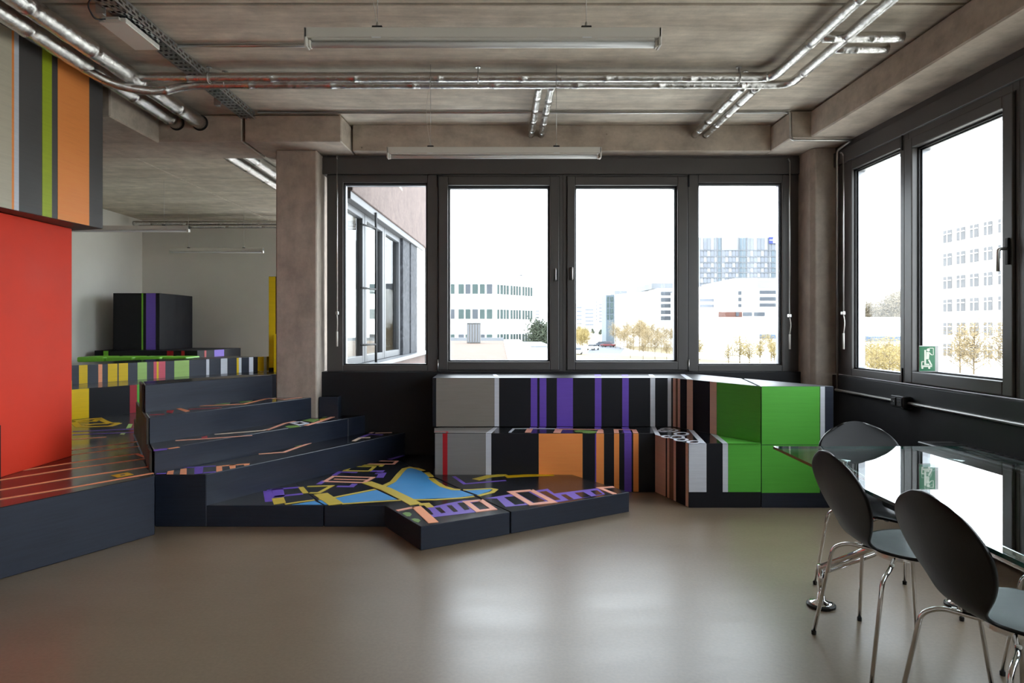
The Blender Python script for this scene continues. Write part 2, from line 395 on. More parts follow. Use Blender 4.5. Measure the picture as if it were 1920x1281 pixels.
window(8, WR, (1.98, 2.90), None, (2.05, 2.84, .985, 2.715), 'fixed window on the right wall beside the viewer')
window(9, WR, (.62, 1.62), None, (.70, 1.52, .985, 2.715), 'unseen fixed window added on the right wall behind the viewer')  # this bay is out of view, added for the daylight it lets in
window(10, WR, (-.50, .62), (-.46, .58, .935, 2.745), (-.38, .50, 1.02, 2.67), 'first added window sash on the right wall behind the viewer', .60)
window(11, WR, (-1.62, -.50), (-1.58, -.54, .935, 2.745), (-1.50, -.62, 1.02, 2.67), 'second added window sash on the right wall behind the viewer', -1.60)
for k in range(4):  # unseen rear bay, added so daylight reaches surfaces facing the viewer
    y0 = -2.62-1.345*(k+1)
    window(16+k, WR, (y0, y0+1.345), (y0+.03, y0+1.315, .935, 2.745), (y0+.11, y0+1.235, 1.02, 2.67), ('first', 'second', 'third', 'fourth')[k]+' added window sash of the unseen rear bay on the right wall', y0+1.33)
window(12, WR, (-2.3, -1.62), None, (-2.22, -1.70, .985, 2.715), 'last added fixed window on the right wall behind the viewer')

# ---------------------------------------------------------------- the wing seen through the leftmost window
def wl(D, off=0.0): return (-1.50+(D-6.86)*.0407+off, D)
def wband(mb, d0, d1, o0, o1, z0, z1):
    return mb.prism([wl(d0, o0), wl(d1, o0), wl(d1, o1), wl(d0, o1)], z0, z1)
struct(wband(MB(), 6.86, 11.9, -.30, 0, -4.5, .90), 'wall_wing_parapet', M_STUCCO, 'pink brown rendered wall of the wing below its windows', 0)
struct(wband(MB(), 6.86, 11.9, -.30, .04, 2.70, 6.5), 'wall_wing_upper', M_STUCCO, 'pink brown rendered facade panel of the wing above its windows', .006)
struct(wband(MB(), 6.86, 11.95, -.28, .10, .90, .945), 'trim_wing_sill', plain('light_aluminium', rgb(96, 98, 102), .4), 'pale metal sill along the wing windows', .004)
struct(wband(MB(), 6.86, 11.6, -.22, .02, 2.62, 2.70), 'trim_wing_head', plain('grey_head_rail', rgb(70, 70, 72), .5), 'grey metal head rail above the wing windows', .004)
struct(wband(MB(), 9.95, 10.5, -.30, -.02, .945, 2.62), 'pier_wing_inner', M_GRANITE, 'inner speckled granite pier at the end of the wing windows', .003)
struct(wband(MB(), 10.53, 11.1, -.30, -.005, .945, 2.62), 'pier_wing_outer', M_GRANITE, 'outer speckled granite pier at the end of the wing windows', .003)
struct(wband(MB(), 11.1, 11.9, -.30, .0, .945, 2.70), 'wall_wing_corner', M_WHITE, 'white corner of the wing beyond the granite piers', .003)
M_WFR = plain('pale_grey_window_profile', rgb(82, 84, 88), .45)
for n, (d0, d1) in enumerate(((6.87, 7.78), (7.80, 8.83), (8.85, 9.94))):
    w = thing('window_%d' % (13+n), (*wl((d0+d1)/2, -.12), .95), ('near', 'middle', 'far')[n]+' pale-framed window of the wing seen from outside', kind='structure')
    mb = MB()
    for (e0, e1, z0, z1) in ((d0, d0+.09, .95, 2.62), (d1-.09, d1, .95, 2.62), (d0+.09, d1-.09, .95, 1.03), (d0+.09, d1-.09, 2.55, 2.62)):
        wband(mb, e0, e1, -.14, -.06, z0, z1)
    mb.build('frame', M_WFR, w, bevel=.004)
    wband(MB(), d0+.08, d1-.08, -.105, -.095, 1.02, 2.56).build('pane', M_PANE, w)
dp = thing('safety_rail', (*wl(7.95, .03), .945), 'thin dark upright rail with brackets outside the wing windows', 'rail')
MB().tube([(*wl(7.95, .03), .945), (*wl(7.95, .03), 2.66)], .014, 10).build('post', M_GASKET, dp, smooth=True)
for z in (1.15, 1.78, 2.48):
    MB().tube([(*wl(7.95, .03), z), (*wl(7.62, -.06), z)], .011, 8).build('bracket', M_GASKET, dp, smooth=True)

# ================================================================== THE STAGE
U = Vector((.5, .866))
def paint(parent, name, poly, nrm, col, label=None, t=.0015):
    o = MB().slab(poly, nrm, t).build(name, P_(col) if isinstance(col, str) else col, parent)
    if label: o['label'] = label
    return o
def paint_top(parent, z, name, px, col, t=.0015, label=None):
    return paint(parent, name, [flat(x, y, z) for x, y in px], (0, 0, 1), col, label, t)
def ribbon_top(parent, z, name, px, w, col, closed=False, t=.002, label=None):
    P = [flat(x, y, z) for x, y in px]
    if closed: P = P+[P[0], P[1]]
    mb = MB(); n = len(P); L, R = [], []
    for i in range(n):
        a = (P[i]-P[i-1]).normalized() if i > 0 else None
        b = (P[i+1]-P[i]).normalized() if i < n-1 else None
        na = Vector((-a.y, a.x, 0)) if a else None; nb = Vector((-b.y, b.x, 0)) if b else None
        if na is None: off = nb*(w/2)
        elif nb is None: off = na*(w/2)
        else:
            m = (na+nb)
            m = m.normalized() if m.length > 1e-6 else na
            off = m*(w/2/max(.45, m.dot(nb)))
        L.append(P[i]+off); R.append(P[i]-off)
    lo, hi = (1, n-1) if closed else (0, n-1)
    for i in range(lo if closed else 0, hi):
        mb.slab([R[i], R[i+1], L[i+1], L[i]], (0, 0, 1), t)
    o = mb.build(name, P_(col), parent)
    if label: o['label'] = label
    return o
T1, T2, T3, T4, T5, TP = .144, .353, .515, .70, .908, .385
# three low platform sections with open joints
pl_w = thing('stage_platform', (-1.6, 4.9, 0), 'small triangular end section of the low black stage platform under the steps', 'platform')
pl_m = thing('stage_platform', (-.8, 5.0, 0), 'middle section of the low black platform carrying the painted blue lake', 'platform')
pl_e = thing('stage_platform', (.2, 5.2, 0), 'pointed right-hand section of the low black platform in front of the striped bench', 'platform')
g = .004
MB().prism([(-1.985, 4.68), (-1.19-g, 4.68), (-1.587-g, 5.366)], 0, T1, top=1).build('deck', [M_BLUEBLACK, M_DARKTOP], pl_w, bevel=.003)
MB().prism([(-1.19+g, 4.68), (-.778, 4.68), (-.479, 4.18), (.066-g, 4.518-g), (-.99-g, 6.375), (-1.587+g, 5.366)], 0, T1, top=1).build('deck', [M_BLUEBLACK, M_DARKTOP], pl_m, bevel=.003)
MB().prism([(.066+g, 4.518+g), (.941, 5.06), (.587, 5.655), (-.545, 5.655), (-.60, 6.545), (-.895, 6.545), (-.985, 6.39)], 0, T1, top=1).build('deck', [M_BLUEBLACK, M_DARKTOP], pl_e, bevel=.003)
S = lambda p: crop(500, 820, .13584, p)
N = lambda p: crop(700, 840, .13584, p)
R_ = lambda p: crop(940, 840, .13584, p)
V = lambda p: crop(250, 820, .13584, p)
Wc = lambda p: crop(250, 680, .13584, p)
Uc = lambda p: crop(500, 680, .13584, p)
def rt(par, z, pts, w, col, closed=False, t=.002, name='painted_line'): return ribbon_top(par, z, name, pts, w, col, closed, t)
# -- lake and roads
paint_top(pl_w, T1, 'painted_lake', S([(345, 934), (660, 882), (770, 934)]), 'blue')
paint_top(pl_m, T1, 'painted_lake', S([(700, 878), (790, 865), (870, 934), (800, 934)]), 'blue')
paint_top(pl_m, T1, 'painted_lake', S([(945, 845), (1520, 730), (1800, 860), (1040, 912)]), 'blue')
paint_top(pl_m, T1, 'painted_lake', N([(160, 550), (280, 490), (380, 390), (440, 310), (480, 283), (560, 285), (650, 315), (740, 375), (790, 430), (860, 500), (960, 545), (1080, 580), (1200, 588), (1390, 655), (1150, 690), (500, 710)]), 'blue', label='blue painted lake')
paint_top(pl_e, T1, 'painted_lake', N([(1260, 590), (1640, 572), (1600, 600), (1440, 650)]), 'blue')
rt(pl_m, T1, N([(130, 535), (270, 470), (360, 360), (430, 290), (500, 272), (600, 285), (690, 318)]), .045, 'olive', name='painted_shore')
rt(pl_e, T1, N([(735, 340), (800, 400)]), .045, 'olive', name='painted_shore')
rt(pl_m, T1, N([(790, 420), (870, 480), (960, 535), (1100, 575), (1200, 580)]), .045, 'olive', name='painted_shore')
rt(pl_e, T1, N([(1240, 582), (1350, 580), (1620, 565), (1690, 577), (1640, 615), (1450, 662)]), .035, 'olive', name='painted_shore')
rt(pl_m, T1, N([(1390, 672), (1200, 695), (850, 718), (520, 718)]), .03, 'olive', name='painted_shore')
rt(pl_w, T1, S([(255, 925), (450, 895), (660, 868)]), .025, 'olive', name='painted_shore')
rt(pl_m, T1, S([(720, 862), (770, 853)]), .025, 'olive', name='painted_shore')
rt(pl_m, T1, S([(920, 835), (1500, 720)]), .03, 'olive', name='painted_shore')
rt(pl_m, T1, S([(1040, 922), (1450, 895), (1850, 870)]), .025, 'olive', name='painted_shore')
rt(pl_m, T1, S([(745, 785), (960, 930)]), .10, 'olive', t=.003, name='painted_road')
rt(pl_m, T1, S([(1380, 625), (1650, 720), (1914, 850), (2060, 930)]), .085, 'olive', t=.003, name='painted_road')
rt(pl_m, T1, N([(630, 785), (735, 778), (790, 825)]), .05, 'olive', t=.003, name='painted_road')
# -- house outlines
paint_top(pl_w, T1, 'painted_block', S([(70, 850), (235, 830), (265, 905), (100, 932)]), 'olive')
rt(pl_m, T1, S([(590, 770), (720, 768), (900, 672), (560, 682)]), .03, 'olive', name='painted_outline')
rt(pl_w, T1, S([(470, 690), (540, 775)]), .04, 'olive', name='painted_outline')
rt(pl_m, T1, S([(1075, 465), (1420, 468), (1490, 407), (1180, 405)]), .03, 'olive', True, name='painted_outline')
rt(pl_m, T1, S([(1215, 388), (1600, 385), (1570, 408)]), .03, 'olive', name='painted_outline')
rt(pl_m, T1, S([(800, 612), (1340, 628), (1470, 557), (920, 542)]), .03, 'pink', True, name='painted_outline')
rt(pl_m, T1, S([(930, 580), (1390, 592)]), .025, 'pink', name='painted_outline')
rt(pl_m, T1, S([(1285, 368), (1750, 372), (1800, 332), (1410, 325)]), .028, 'pink', name='painted_outline')
rt(pl_m, T1, S([(1750, 240), (1820, 238), (1865, 212)]), .03, 'cream', name='painted_outline')
for pts, w in (([(0, 728), (460, 692)], .045), ([(110, 822), (500, 782)], .045), ([(150, 712), (170, 830)], .08), ([(10, 740), (40, 890)], .06)):
    rt(pl_w, T1, S(pts), w, 'purple', t=.0012, name='painted_outline')
for pts, w in (([(715, 650), (800, 600)], .04), ([(930, 528), (1010, 480), (1250, 488)], .04), ([(1500, 500), (1600, 500), (1560, 560)], .06), ([(1430, 470), (1580, 468), (1540, 500)], .05),
               ([(970, 680), (1170, 682), (1215, 645)], .045), ([(1690, 310), (1780, 285), (1880, 250)], .05)):
    rt(pl_m, T1, S(pts), w, 'purple', t=.0012, name='painted_outline')
paint_top(pl_m, T1, 'painted_block', N([(740, 830), (1030, 765), (1250, 725), (1430, 722), (1560, 870), (1400, 890), (810, 960)]), 'purple', .001)
for q in ([(700, 800), (780, 860), (830, 920), (760, 930)], [(850, 830), (920, 825), (1000, 895), (940, 905)], [(1010, 800), (1080, 795), (1170, 880), (1110, 888)], [(1160, 765), (1250, 757), (1330, 850), (1260, 862)]):
    paint_top(pl_m, T1, 'painted_window', N(q), M_DARKTOP, .0022)
paint_top(pl_e, T1, 'painted_block', R_([(-230, 700), (100, 645), (480, 590), (640, 565), (730, 632), (1330, 558), (1430, 640), (760, 752), (60, 815), (-60, 700)]), 'purple', .001)
for q in ([(40, 685), (180, 672), (330, 770), (190, 788)], [(520, 610), (620, 600), (820, 715), (740, 725)], [(820, 650), (890, 645), (1000, 710), (930, 722)], [(1010, 625), (1130, 612), (1240, 672), (1120, 690)], [(1230, 598), (1320, 588), (1400, 640), (1310, 655)]):
    paint_top(pl_e, T1, 'painted_window', R_(q), M_DARKTOP, .0022)
rt(pl_m, T1, N([(1275, 748), (1485, 727), (1660, 848), (1445, 875)]), .04, 'pink', True, .0035, 'painted_outline')
paint_top(pl_m, T1, 'painted_window', N([(1350, 760), (1460, 748), (1580, 838), (1470, 852)]), M_DARKTOP, .0026)
rt(pl_e, T1, R_([(130, 612), (415, 590), (715, 750), (415, 782)]), .045, 'pink', True, .0035, 'painted_outline')
paint_top(pl_e, T1, 'painted_window', R_([(215, 625), (375, 612), (610, 738), (450, 762)]), M_DARKTOP, .0026)
rt(pl_e, T1, R_([(1565, 640), (1350, 556), (1550, 542)]), .035, 'pink', t=.0035, name='painted_outline')
rt(pl_m, T1, N([(590, 815), (830, 1035)]), .065, 'salmon', t=.003, name='painted_road')
rt(pl_m, T1, N([(325, 868), (560, 822)]), .03, 'pink', t=.003, name='painted_road')
for q in ([(400, 905), (440, 890), (500, 893), (530, 915), (510, 945), (460, 945)], [(520, 985), (570, 975), (630, 985), (650, 1005), (620, 1032), (565, 1015)]):
    paint_top(pl_m, T1, 'painted_tree', N(q), 'leaf')
rt(pl_e, T1, N([(1410, 440), (1600, 393), (1840, 372)]), .075, 'olive', name='painted_road')
rt(pl_e, T1, R_([(60, 400), (300, 385), (720, 372)]), .08, 'gold', name='painted_road')
rt(pl_e, T1, N([(1110, 395), (1260, 498), (1830, 450)]), .03, 'purple', t=.0012, name='painted_outline')

# -- the steps
def step(name, label, poly, z, mats=(M_BLUEBLACK, M_DARKTOP)):
    c = [sum(p[0] for p in poly)/len(poly), sum(p[1] for p in poly)/len(poly), 0]
    t = thing(name, c, label, 'step'); MB().prism(poly, 0, z, top=1).build('block', list(mats), t, bevel=.004); return t
A0, A1 = (-1.985, 4.68), (-.90, 6.545)
B0, B1 = (-2.335, 4.68), (-1.27, 6.545)
C0, C1 = (-2.51, 4.96), (-1.64, 6.545)
D0, D1 = (-2.70, 5.27), (-2.085, 6.35)
e = .003
st_a = step('stage_step', 'lowest black stage step with a pink and purple painted edge', [A0, A1, (B1[0]+e, B1[1]), (B0[0]+e, B0[1])], T2)
st_b = step('stage_step', 'second black stage step with a pale painted line and green patches by the column', [(B0[0]-.01, B0[1]+.02), (-1.395, 6.33), (-1.66, 6.33), (-1.66, 6.37), (-1.765, 6.37), (C0[0]+e, C0[1])], T3)
st_c = step('stage_step', 'third black stage step ending against the concrete column', [C0, (-1.735, 6.372), (-2.07, 6.372), (D0[0]+e, D0[1])], T4)
st_d = step('stage_step', 'topmost slate-grey faced stage step left of the column', [D0, D1, (-2.38, 6.372), (-2.885, 5.60)], T5)
step('stage_step', 'short black stage block between the column and the black parapet wall', [(-1.68, 6.42), (-1.50, 6.42), (-1.50, 6.545), (-1.68, 6.545)], T4)
step('stage_step', 'small black step filling the corner below the column and the parapet', [(-1.66, 6.34), (-1.39, 6.34), (-1.275, 6.545), (-1.49, 6.545), (-1.49, 6.41), (-1.66, 6.41)], T3)
# brown-black stepped side cheek of the stair, planks upright
ck = thing('stair_cheek', (-2.7, 5.2, 0), 'brown black stepped side of the stair facing the raised deck', 'panel')
sd0 = Vector((-2.352, 4.69)); sdv = Vector((-.51, .86)); nrm = Vector((-.86, -.51))
for k in range(12):
    t0, t1 = k*.155, k*.155+.152
    top = T3 if t0 < .30 else T4 if t0 < .64 else T5 if t0 < 1.05 else T4 if t0 < 1.45 else T3
    p0, p1 = sd0+sdv*t0+nrm*.004, sd0+sdv*t1+nrm*.004
    MB().prism([p0, p1, p1+nrm*.016, p0+nrm*.016], TP+.001 if k else .0, top-.001).build('plank', M_BROWNSIDE, ck, bevel=.002)
# art on the treads
for pts in ([(460, 515), (475, 472), (560, 458), (550, 515)], [(640, 515), (650, 442), (738, 430), (735, 515)]):
    paint_top(st_a, T2, 'painted_block', V(pts), 'salmon')
paint_top(st_a, T2, 'painted_block', V([(845, 412), (968, 402), (958, 500), (842, 510)]), 'purple')
rt(st_a, T2, V([(650, 425), (1135, 398)]), .03, 'purple', t=.001)
rt(st_a, T2, V([(320, 505), (450, 500)]), .03, 'purple', t=.001)
rt(st_a, T2, V([(965, 492), (1140, 478)]), .03, 'purple', t=.001)
for pts in ([(1145, 402), (1225, 394), (1228, 462), (1145, 478)], [(1320, 383), (1410, 377), (1412, 424), (1335, 436)], [(1225, 392), (1608, 362), (1600, 384), (1530, 392), (1520, 378), (1230, 402)]):
    paint_top(st_a, T2, 'painted_block', V(pts), 'salmon')
rt(st_a, T2, S([(-110, 232), (30, 224), (240, 208), (420, 142), (600, 82)]), .03, 'pink')
paint_top(st_a, T2, 'painted_tree', S([(350, 118), (460, 104), (500, 112), (400, 128)]), 'leaf')
rt(st_a, T2, Uc([(1200, 1085), (1290, 1040), (1430, 1036)]), .035, 'cream')
rt(st_a, T2, Uc([(1310, 1028), (1420, 990), (1600, 998)]), .04, 'purple', t=.001)
rt(st_a, T2, Uc([(1430, 975), (1530, 942), (1860, 940)]), .03, 'tan')
rt(st_a, T2, Uc([(1500, 974), (1730, 968)]), .03, 'tan')
paint_top(st_b, T3, 'painted_block', Wc([(272, 1205), (390, 1190), (470, 1185), (465, 1205), (280, 1225)]), 'purple')
rt(st_b, T3, Wc([(480, 1190), (630, 1170)]), .03, 'salmon')
rt(st_b, T3, Wc([(580, 1078), (1000, 1052), (1400, 1025), (1640, 1008)]), .025, 'pink')
rt(st_b, T3, Wc([(1120, 992), (1500, 962), (1790, 938), (1914, 905)]), .025, 'cream')
paint_top(st_b, T3, 'painted_tree', Wc([(940, 1030), (1020, 1012), (1025, 1045), (950, 1052)]), 'crimson')
rt(st_b, T3, Uc([(0, 932), (250, 840), (390, 812)]), .03, 'pink')
rt(st_b, T3, Uc([(540, 872), (690, 828), (1000, 722)]), .04, 'pink')
for q in ([(250, 885), (320, 905), (470, 888), (420, 868), (300, 872)], [(480, 802), (600, 775), (730, 782), (650, 824)], [(760, 760), (910, 722), (860, 750)]):
    paint_top(st_b, T3, 'painted_tree', Uc(q), 'leaf')
rt(st_b, T3, Uc([(340, 835), (460, 818), (560, 840), (440, 862)]), .03, 'white', True, .003)
paint_top(st_b, T3, 'painted_block', Uc([(720, 785), (820, 770), (800, 792), (740, 798)]), 'gold', .0028)
paint_top(st_c, T4, 'painted_block', Wc([(565, 630), (635, 625), (780, 668), (720, 680)]), 'salmon')
paint_top(st_c, T4, 'painted_block', Wc([(465, 662), (560, 660), (540, 700), (455, 690)]), 'crimson')
rt(st_c, T4, Wc([(190, 672), (430, 650)]), .03, 'crimson')
rt(st_c, T4, Wc([(225, 722), (430, 712)]), .03, 'crimson')
rt(st_c, T4, Wc([(820, 602), (1200, 588), (1530, 572), (1830, 500), (1900, 494)]), .03, 'salmon')
rt(st_c, T4, Wc([(760, 645), (1220, 624)]), .02, 'crimson')
for q in ([(1110, 567), (1340, 556), (1320, 570), (1120, 578)], [(1450, 542), (1650, 522), (1600, 542), (1480, 552)]):
    paint_top(st_c, T4, 'painted_tree', Wc(q), 'leaf')
rt(st_c, T4, Uc([(0, 492), (240, 508), (480, 482)]), .03, 'pink')

# -- the raised deck on the left
deck = thing('raised_deck', (-4.4, 5.2, 0), 'raised glossy dark deck with thin pink painted lines below the red tower', 'platform')
FR = Vector((-2.243, 4.5)); fd = Vector((-.473, -.881))
f2 = FR+fd*2.6
MB().prism([FR, (-2.35, 4.672), (-2.380, 4.684), (-3.30, 6.235), (-3.30, 7.9), (-3.95, 8.0), (-4.45, 7.14), (-6.29, 4.0), (-6.29, f2.y), f2], 0, TP, top=1).build('block', [M_BLUEBLACK, M_DARKTOP], deck, bevel=.004)
Fc = lambda p: crop(0, 820, .15625, p)
Gc = lambda p: crop(120, 740, .09375, p)
for pts in ([(862, 158), (1670, 50)], [(862, 215), (1700, 105)], [(250, 400), (862, 308), (1640, 200), (1755, 245)], [(-150, 540), (0, 515), (862, 378), (1750, 258)], [(-200, 668), (0, 635), (862, 490), (1800, 352)], [(-200, 778), (0, 745), (862, 605), (1838, 432)]):
    rt(deck, TP, Fc(pts), .028, 'salmon')
paint_top(deck, TP, 'painted_block', Fc([(1330, 460), (1530, 425), (1605, 448), (1410, 485)]), 'gold')
paint_top(deck, TP, 'painted_window', Fc([(1440, 455), (1490, 447), (1505, 455), (1455, 463)]), M_DARKTOP, .003)
for pts in ([(200, 530), (480, 495), (700, 475), (800, 530), (920, 572), (1090, 572)], [(200, 560), (300, 650), (560, 645), (920, 632), (1100, 575)], [(230, 545), (600, 535), (700, 490)], [(420, 610), (640, 590), (900, 580)]):
    rt(deck, TP, Gc(pts), .06, 'gold')
for q in ([(1240, 682), (1290, 590), (1370, 592), (1340, 662)], [(1390, 655), (1420, 592), (1448, 592), (1446, 668)], [(1110, 800), (1150, 768), (1230, 770), (1200, 806)]):
    paint_top(deck, TP, 'painted_tree', Gc(q), 'palegreen')
for pts in ([(175, 742), (1440, 690)], [(175, 806), (1440, 756)]):
    rt(deck, TP, Gc(pts), .03, 'purple')
rt(deck, TP, Gc([(165, 900), (850, 850)]), .03, 'salmon')

# -- benches of the wing: a lower tier and a striped upper tier, both parallel to the steps
def on_line(P0, px):                     # where the upright plane through P0 along U is seen at px
    r = (px-CX)/F; t = (P0[0]-r*P0[1])/(r*U.y-U.x)
    return Vector((P0[0]+U.x*t, P0[1]+U.y*t))
def stripes(parent, P0, z0, z1, lst, nrm=(.866, -.5, 0)):
    for a, b, col in lst:
        p, q = on_line(P0, a), on_line(P0, b)
        paint(parent, 'painted_stripe', [(p.x, p.y, z0), (q.x, q.y, z0), (q.x, q.y, z1), (p.x, p.y, z1)], nrm, col)
L0, H0 = (-4.45, 7.16), (-4.81, 7.82)
def along(P0, t, off=0.0): return (P0[0]+U.x*t-.866*off, P0[1]+U.y*t+.5*off)
lt = thing('lower_bench', (*along(L0, 1), 0), 'lower bench tier in the wing with yellow, crimson and green stripes', 'bench')
MB().prism([along(L0, -1.0), along(L0, 3.3), along(H0, 2.72, .01), along(H0, -1.5, .01)], 0, T4, top=1).build('block', [M_DARK, M_DARKTOP], lt, bevel=.004)
stripes(lt, L0, TP+.002, T4-.001, [(134, 166.8, 'yellow'), (243.3, 256.7, 'crimson'), (256.9, 268, 'green')])
ut = thing('upper_bench', (*along(H0, 1.4), 0), 'long upper bench tier in the wing with many coloured stripes', 'bench')
MB().prism([along(H0, -1.5), along(H0, 2.62), along(H0, 2.62, .62), along(H0, -1.5, .62)], 0, .915, top=1).build('block', [M_BLUEBLACK, M_DARKTOP], ut, bevel=.004)
q7 = lambda x: 130+.1046*x
q8 = lambda x: 320+.1046*x
stripes(ut, H0, T4+.002, .914, [(q7(172), q7(325), 'yellow'), (q7(518), q7(590), 'salmon'), (q7(690), q7(860), 'yellow'), (q7(885), q7(1050), 'yellow'),
    (q7(1222), q7(1390), 'palegreen'), (q7(1510), q7(1564), 'rose'), (q7(1565), q7(1600), 'yellow'), (q7(1601), q7(1720), 'rose'),
    (q8(65), q8(332), 'palegreen'), (q8(638), q8(690), 'white'), (q8(898), q8(1015), 'white'), (q8(1183), q8(1221), 'yellow'), (q8(1222), q8(1268), 'white'),
    (q8(1405), q8(1480), 'white'), (q8(1481), q8(1559), 'black'), (q8(1560), q8(1669), 'gold'), (q8(1670), q8(1720), 'white'), (q8(1721), q8(1780), 'gold'), (q8(1781), q8(1812), 'black')])
# tall yellow post with a short one beside it
yp = thing('tall_post', (-3.35, 10.25, 0), 'tall narrow yellow post with a white edge beside the concrete column', 'post')
MB().box(-3.40, -3.285, 10.18, 10.40, 0, 2.09).build('core', P_('black'), yp, bevel=.003)
MB().box(-3.395, -3.30, 10.172, 10.18, .75, 2.085).build('painted_stripe', P_('yellow'), yp)
MB().box(-3.285, -3.262, 10.22, 10.40, .75, 2.05).build('painted_stripe', P_('white'), yp)
tag(MB().box(-3.262, -3.19, 9.98, 10.14, 0, 1.245).build('short_post', P_('yellow'), bevel=.003), 'short yellow post half hidden by the concrete column', 'post')
tag(MB().box(-4.42, -4.385, 7.02, 7.10, TP, .80).build('short_post', P_('yellow'), bevel=.003), 'thin yellow upright beside the edge of the red tower', 'post')
# far end: lime cushions, low black bench, black cube
for k, (a, b) in enumerate(((143.5, 195), (198, 249), (252, 300.5), (303, 350))):
    c0, c1 = at(a, 676, 9.6), at(b, 676-.022*(b-143), 9.6)
    o = MB().box(c0.x, c1.x-.01, 9.6, 10.05, .86, .932).build('seat_cushion', P_('brightlime'), bevel=.02, seg=3)
    tag(o, ('leftmost', 'second from left', 'third from left', 'rightmost')[k]+' lime green seat pad behind the upper striped bench', 'cushion', 'lime seat pads in the wing')
lb = thing('low_bench', (-5, 10.7, 0), 'low black bench with red and purple marks under the black cube', 'bench')
MB().prism([(at(177, 650, 10.5).x, 10.5), (at(370, 650, 10.5).x, 10.5), (at(420, 650, 11.2).x, 11.2), (at(430, 650, 11.4).x, 11.9), (at(177, 650, 10.5).x, 11.9)], 0, .99).build('block', P_('black'), lb, bevel=.004)
for a, b, col in ((194, 203, 'brightlime'), (313, 325, 'darkred'), (340, 346, 'darkred')):
    MB().box(at(a, 0, 10.497).x, at(b, 0, 10.497).x, 10.496, 10.5, .80, .985).build('painted_stripe', P_(col), lb)
for a, b, col in ((.25, .32, 'darkred'), (.62, 1.0, 'purple')):
    p0 = Vector((at(370, 0, 10.5).x, 10.5)); p1 = Vector((at(420, 0, 11.2).x, 11.2))
    u0, u1 = p0.lerp(p1, a), p0.lerp(p1, b)
    paint(lb, 'painted_stripe', [(u0.x, u0.y, .80), (u1.x, u1.y, .80), (u1.x, u1.y, .985), (u0.x, u0.y, .985)], (.8, -.6, 0), col, t=.003)
cb = thing('black_cube', (-5.3, 11.1, .99), 'large black box with a thin green and a broad purple stripe', 'box')
x0, x1, x2 = at(212, 0, 10.7).x, at(299, 0, 10.7).x, at(330, 0, 11.2).x
MB().prism([(x0, 10.7), (x1, 10.7), (x2, 11.2), (x2, 11.8), (x0, 11.8)], .992, 1.87).build('block', P_('black'), cb, bevel=.004)
for a, b, col in ((265.5, 268.5, 'brightlime'), (274, 292, 'purple')):
    MB().box(at(a, 0, 10.7).x, at(b, 0, 10.7).x, 10.697, 10.7, .994, 1.868).build('painted_stripe', P_(col), cb)

# -- red tower with the striped box on top
rt_ = thing('red_tower', (-3.9, 4.4, TP), 'tall plain red tower standing on the raised deck', 'tower')
MB().box(-4.6, -3.20, 3.2, 5.18, TP, 2.083).build('body', P_('red'), rt_, bevel=.003)
MB().box(-3.20, -3.1985, 3.9, 4.44, TP, .72).build('painted_outline', P_('black'), rt_)
MB().box(-3.1985, -3.197, 3.88, 4.42, TP, .70).build('painted_stripe', P_('orange'), rt_)
sb = thing('striped_box', (-3.8, 4.4, 2.085), 'large hanging box with vertical orange, lime and white stripes above the red tower', 'box')
q0, q1 = Vector((-3.16, 3.35)), Vector((-2.985, 5.21))
MB().prism([q0, q1, (-3.29, 5.32), (-4.6, 5.34), (-4.6, 3.35)], 2.086, 3.215).build('body', painted('striped_box_grey', rgb(74, 72, 72), .45), sb, bevel=.003)
def on_seg(p, q, px):
    r = (px-CX)/F; d = q-p; t = (r*p.y-p.x)/(d.x-r*d.y); return p+d*t
for a, b, col in ((-40, 21.8, 'beige'), (21.9, 26, 'orange'), (26.1, 35, 'white'), (79, 97, 'lime'), (108, 167, 'orange')):
    u0, u1 = on_seg(q0, q1, a), on_seg(q0, q1, b)
    paint(sb, 'painted_stripe', [(u0.x, u0.y, 2.088), (u1.x, u1.y, 2.088), (u1.x, u1.y, 3.213), (u0.x, u0.y, 3.213)], (1, -.09, 0), col)

# ================================================================== THE STRIPED BENCH UNDER THE WINDOWS
ZS, ZT = .4805, .907
bn = thing('bench_lower_tier', (.7, 5.9, 0), 'lower tier of the striped bench with an orange panel and grey end', 'bench')
bt = thing('bench_upper_tier', (.7, 6.2, ZS), 'upper tier of the bench with purple stripes below the windows', 'bench')
gn = thing('bench_end_block', (2.2, 5.5, 0), 'bright green end block of the bench near the glass table', 'bench')
XG = 1.945
MB().prism([(-.54, 5.66), (1.263, 5.66), (1.407, 5.17), (XG-.002, 5.17), (XG-.002, 5.19), (1.50, 6.02), (1.50, 6.54), (-.54, 6.54)], 0, ZS, top=1).build('block', [M_DARK, M_DARKTOP], bn, bevel=.003)
MB().prism([(-.59, 6.02), (1.50, 6.02), (1.93, 5.20), (2.07, 5.95), (1.82, 6.54), (-.59, 6.54)], ZS+.002, ZT, top=1).build('block', [M_DARK, M_BENCHTOP], bt, bevel=.003)
MB().prism([(XG+.002, 5.17), (2.486, 5.17), (2.09, 5.95)], .0, ZT, top=1).build('block', [M_BLUEBLACK, M_BENCHTOP], gn, bevel=.003)
def fx(px, D): return (px-CX)*D/F
def front(par, D, lst, z0, z1):
    for a, b, col in lst:
        MB().box(fx(a, D), fx(b, D), D-.0018, D, z0, z1).build('painted_stripe', P_(col), par)
c3 = lambda x: 790+.13584*x
c4 = lambda x: 1040+.13584*x
c5 = lambda x: 1190+.13584*x
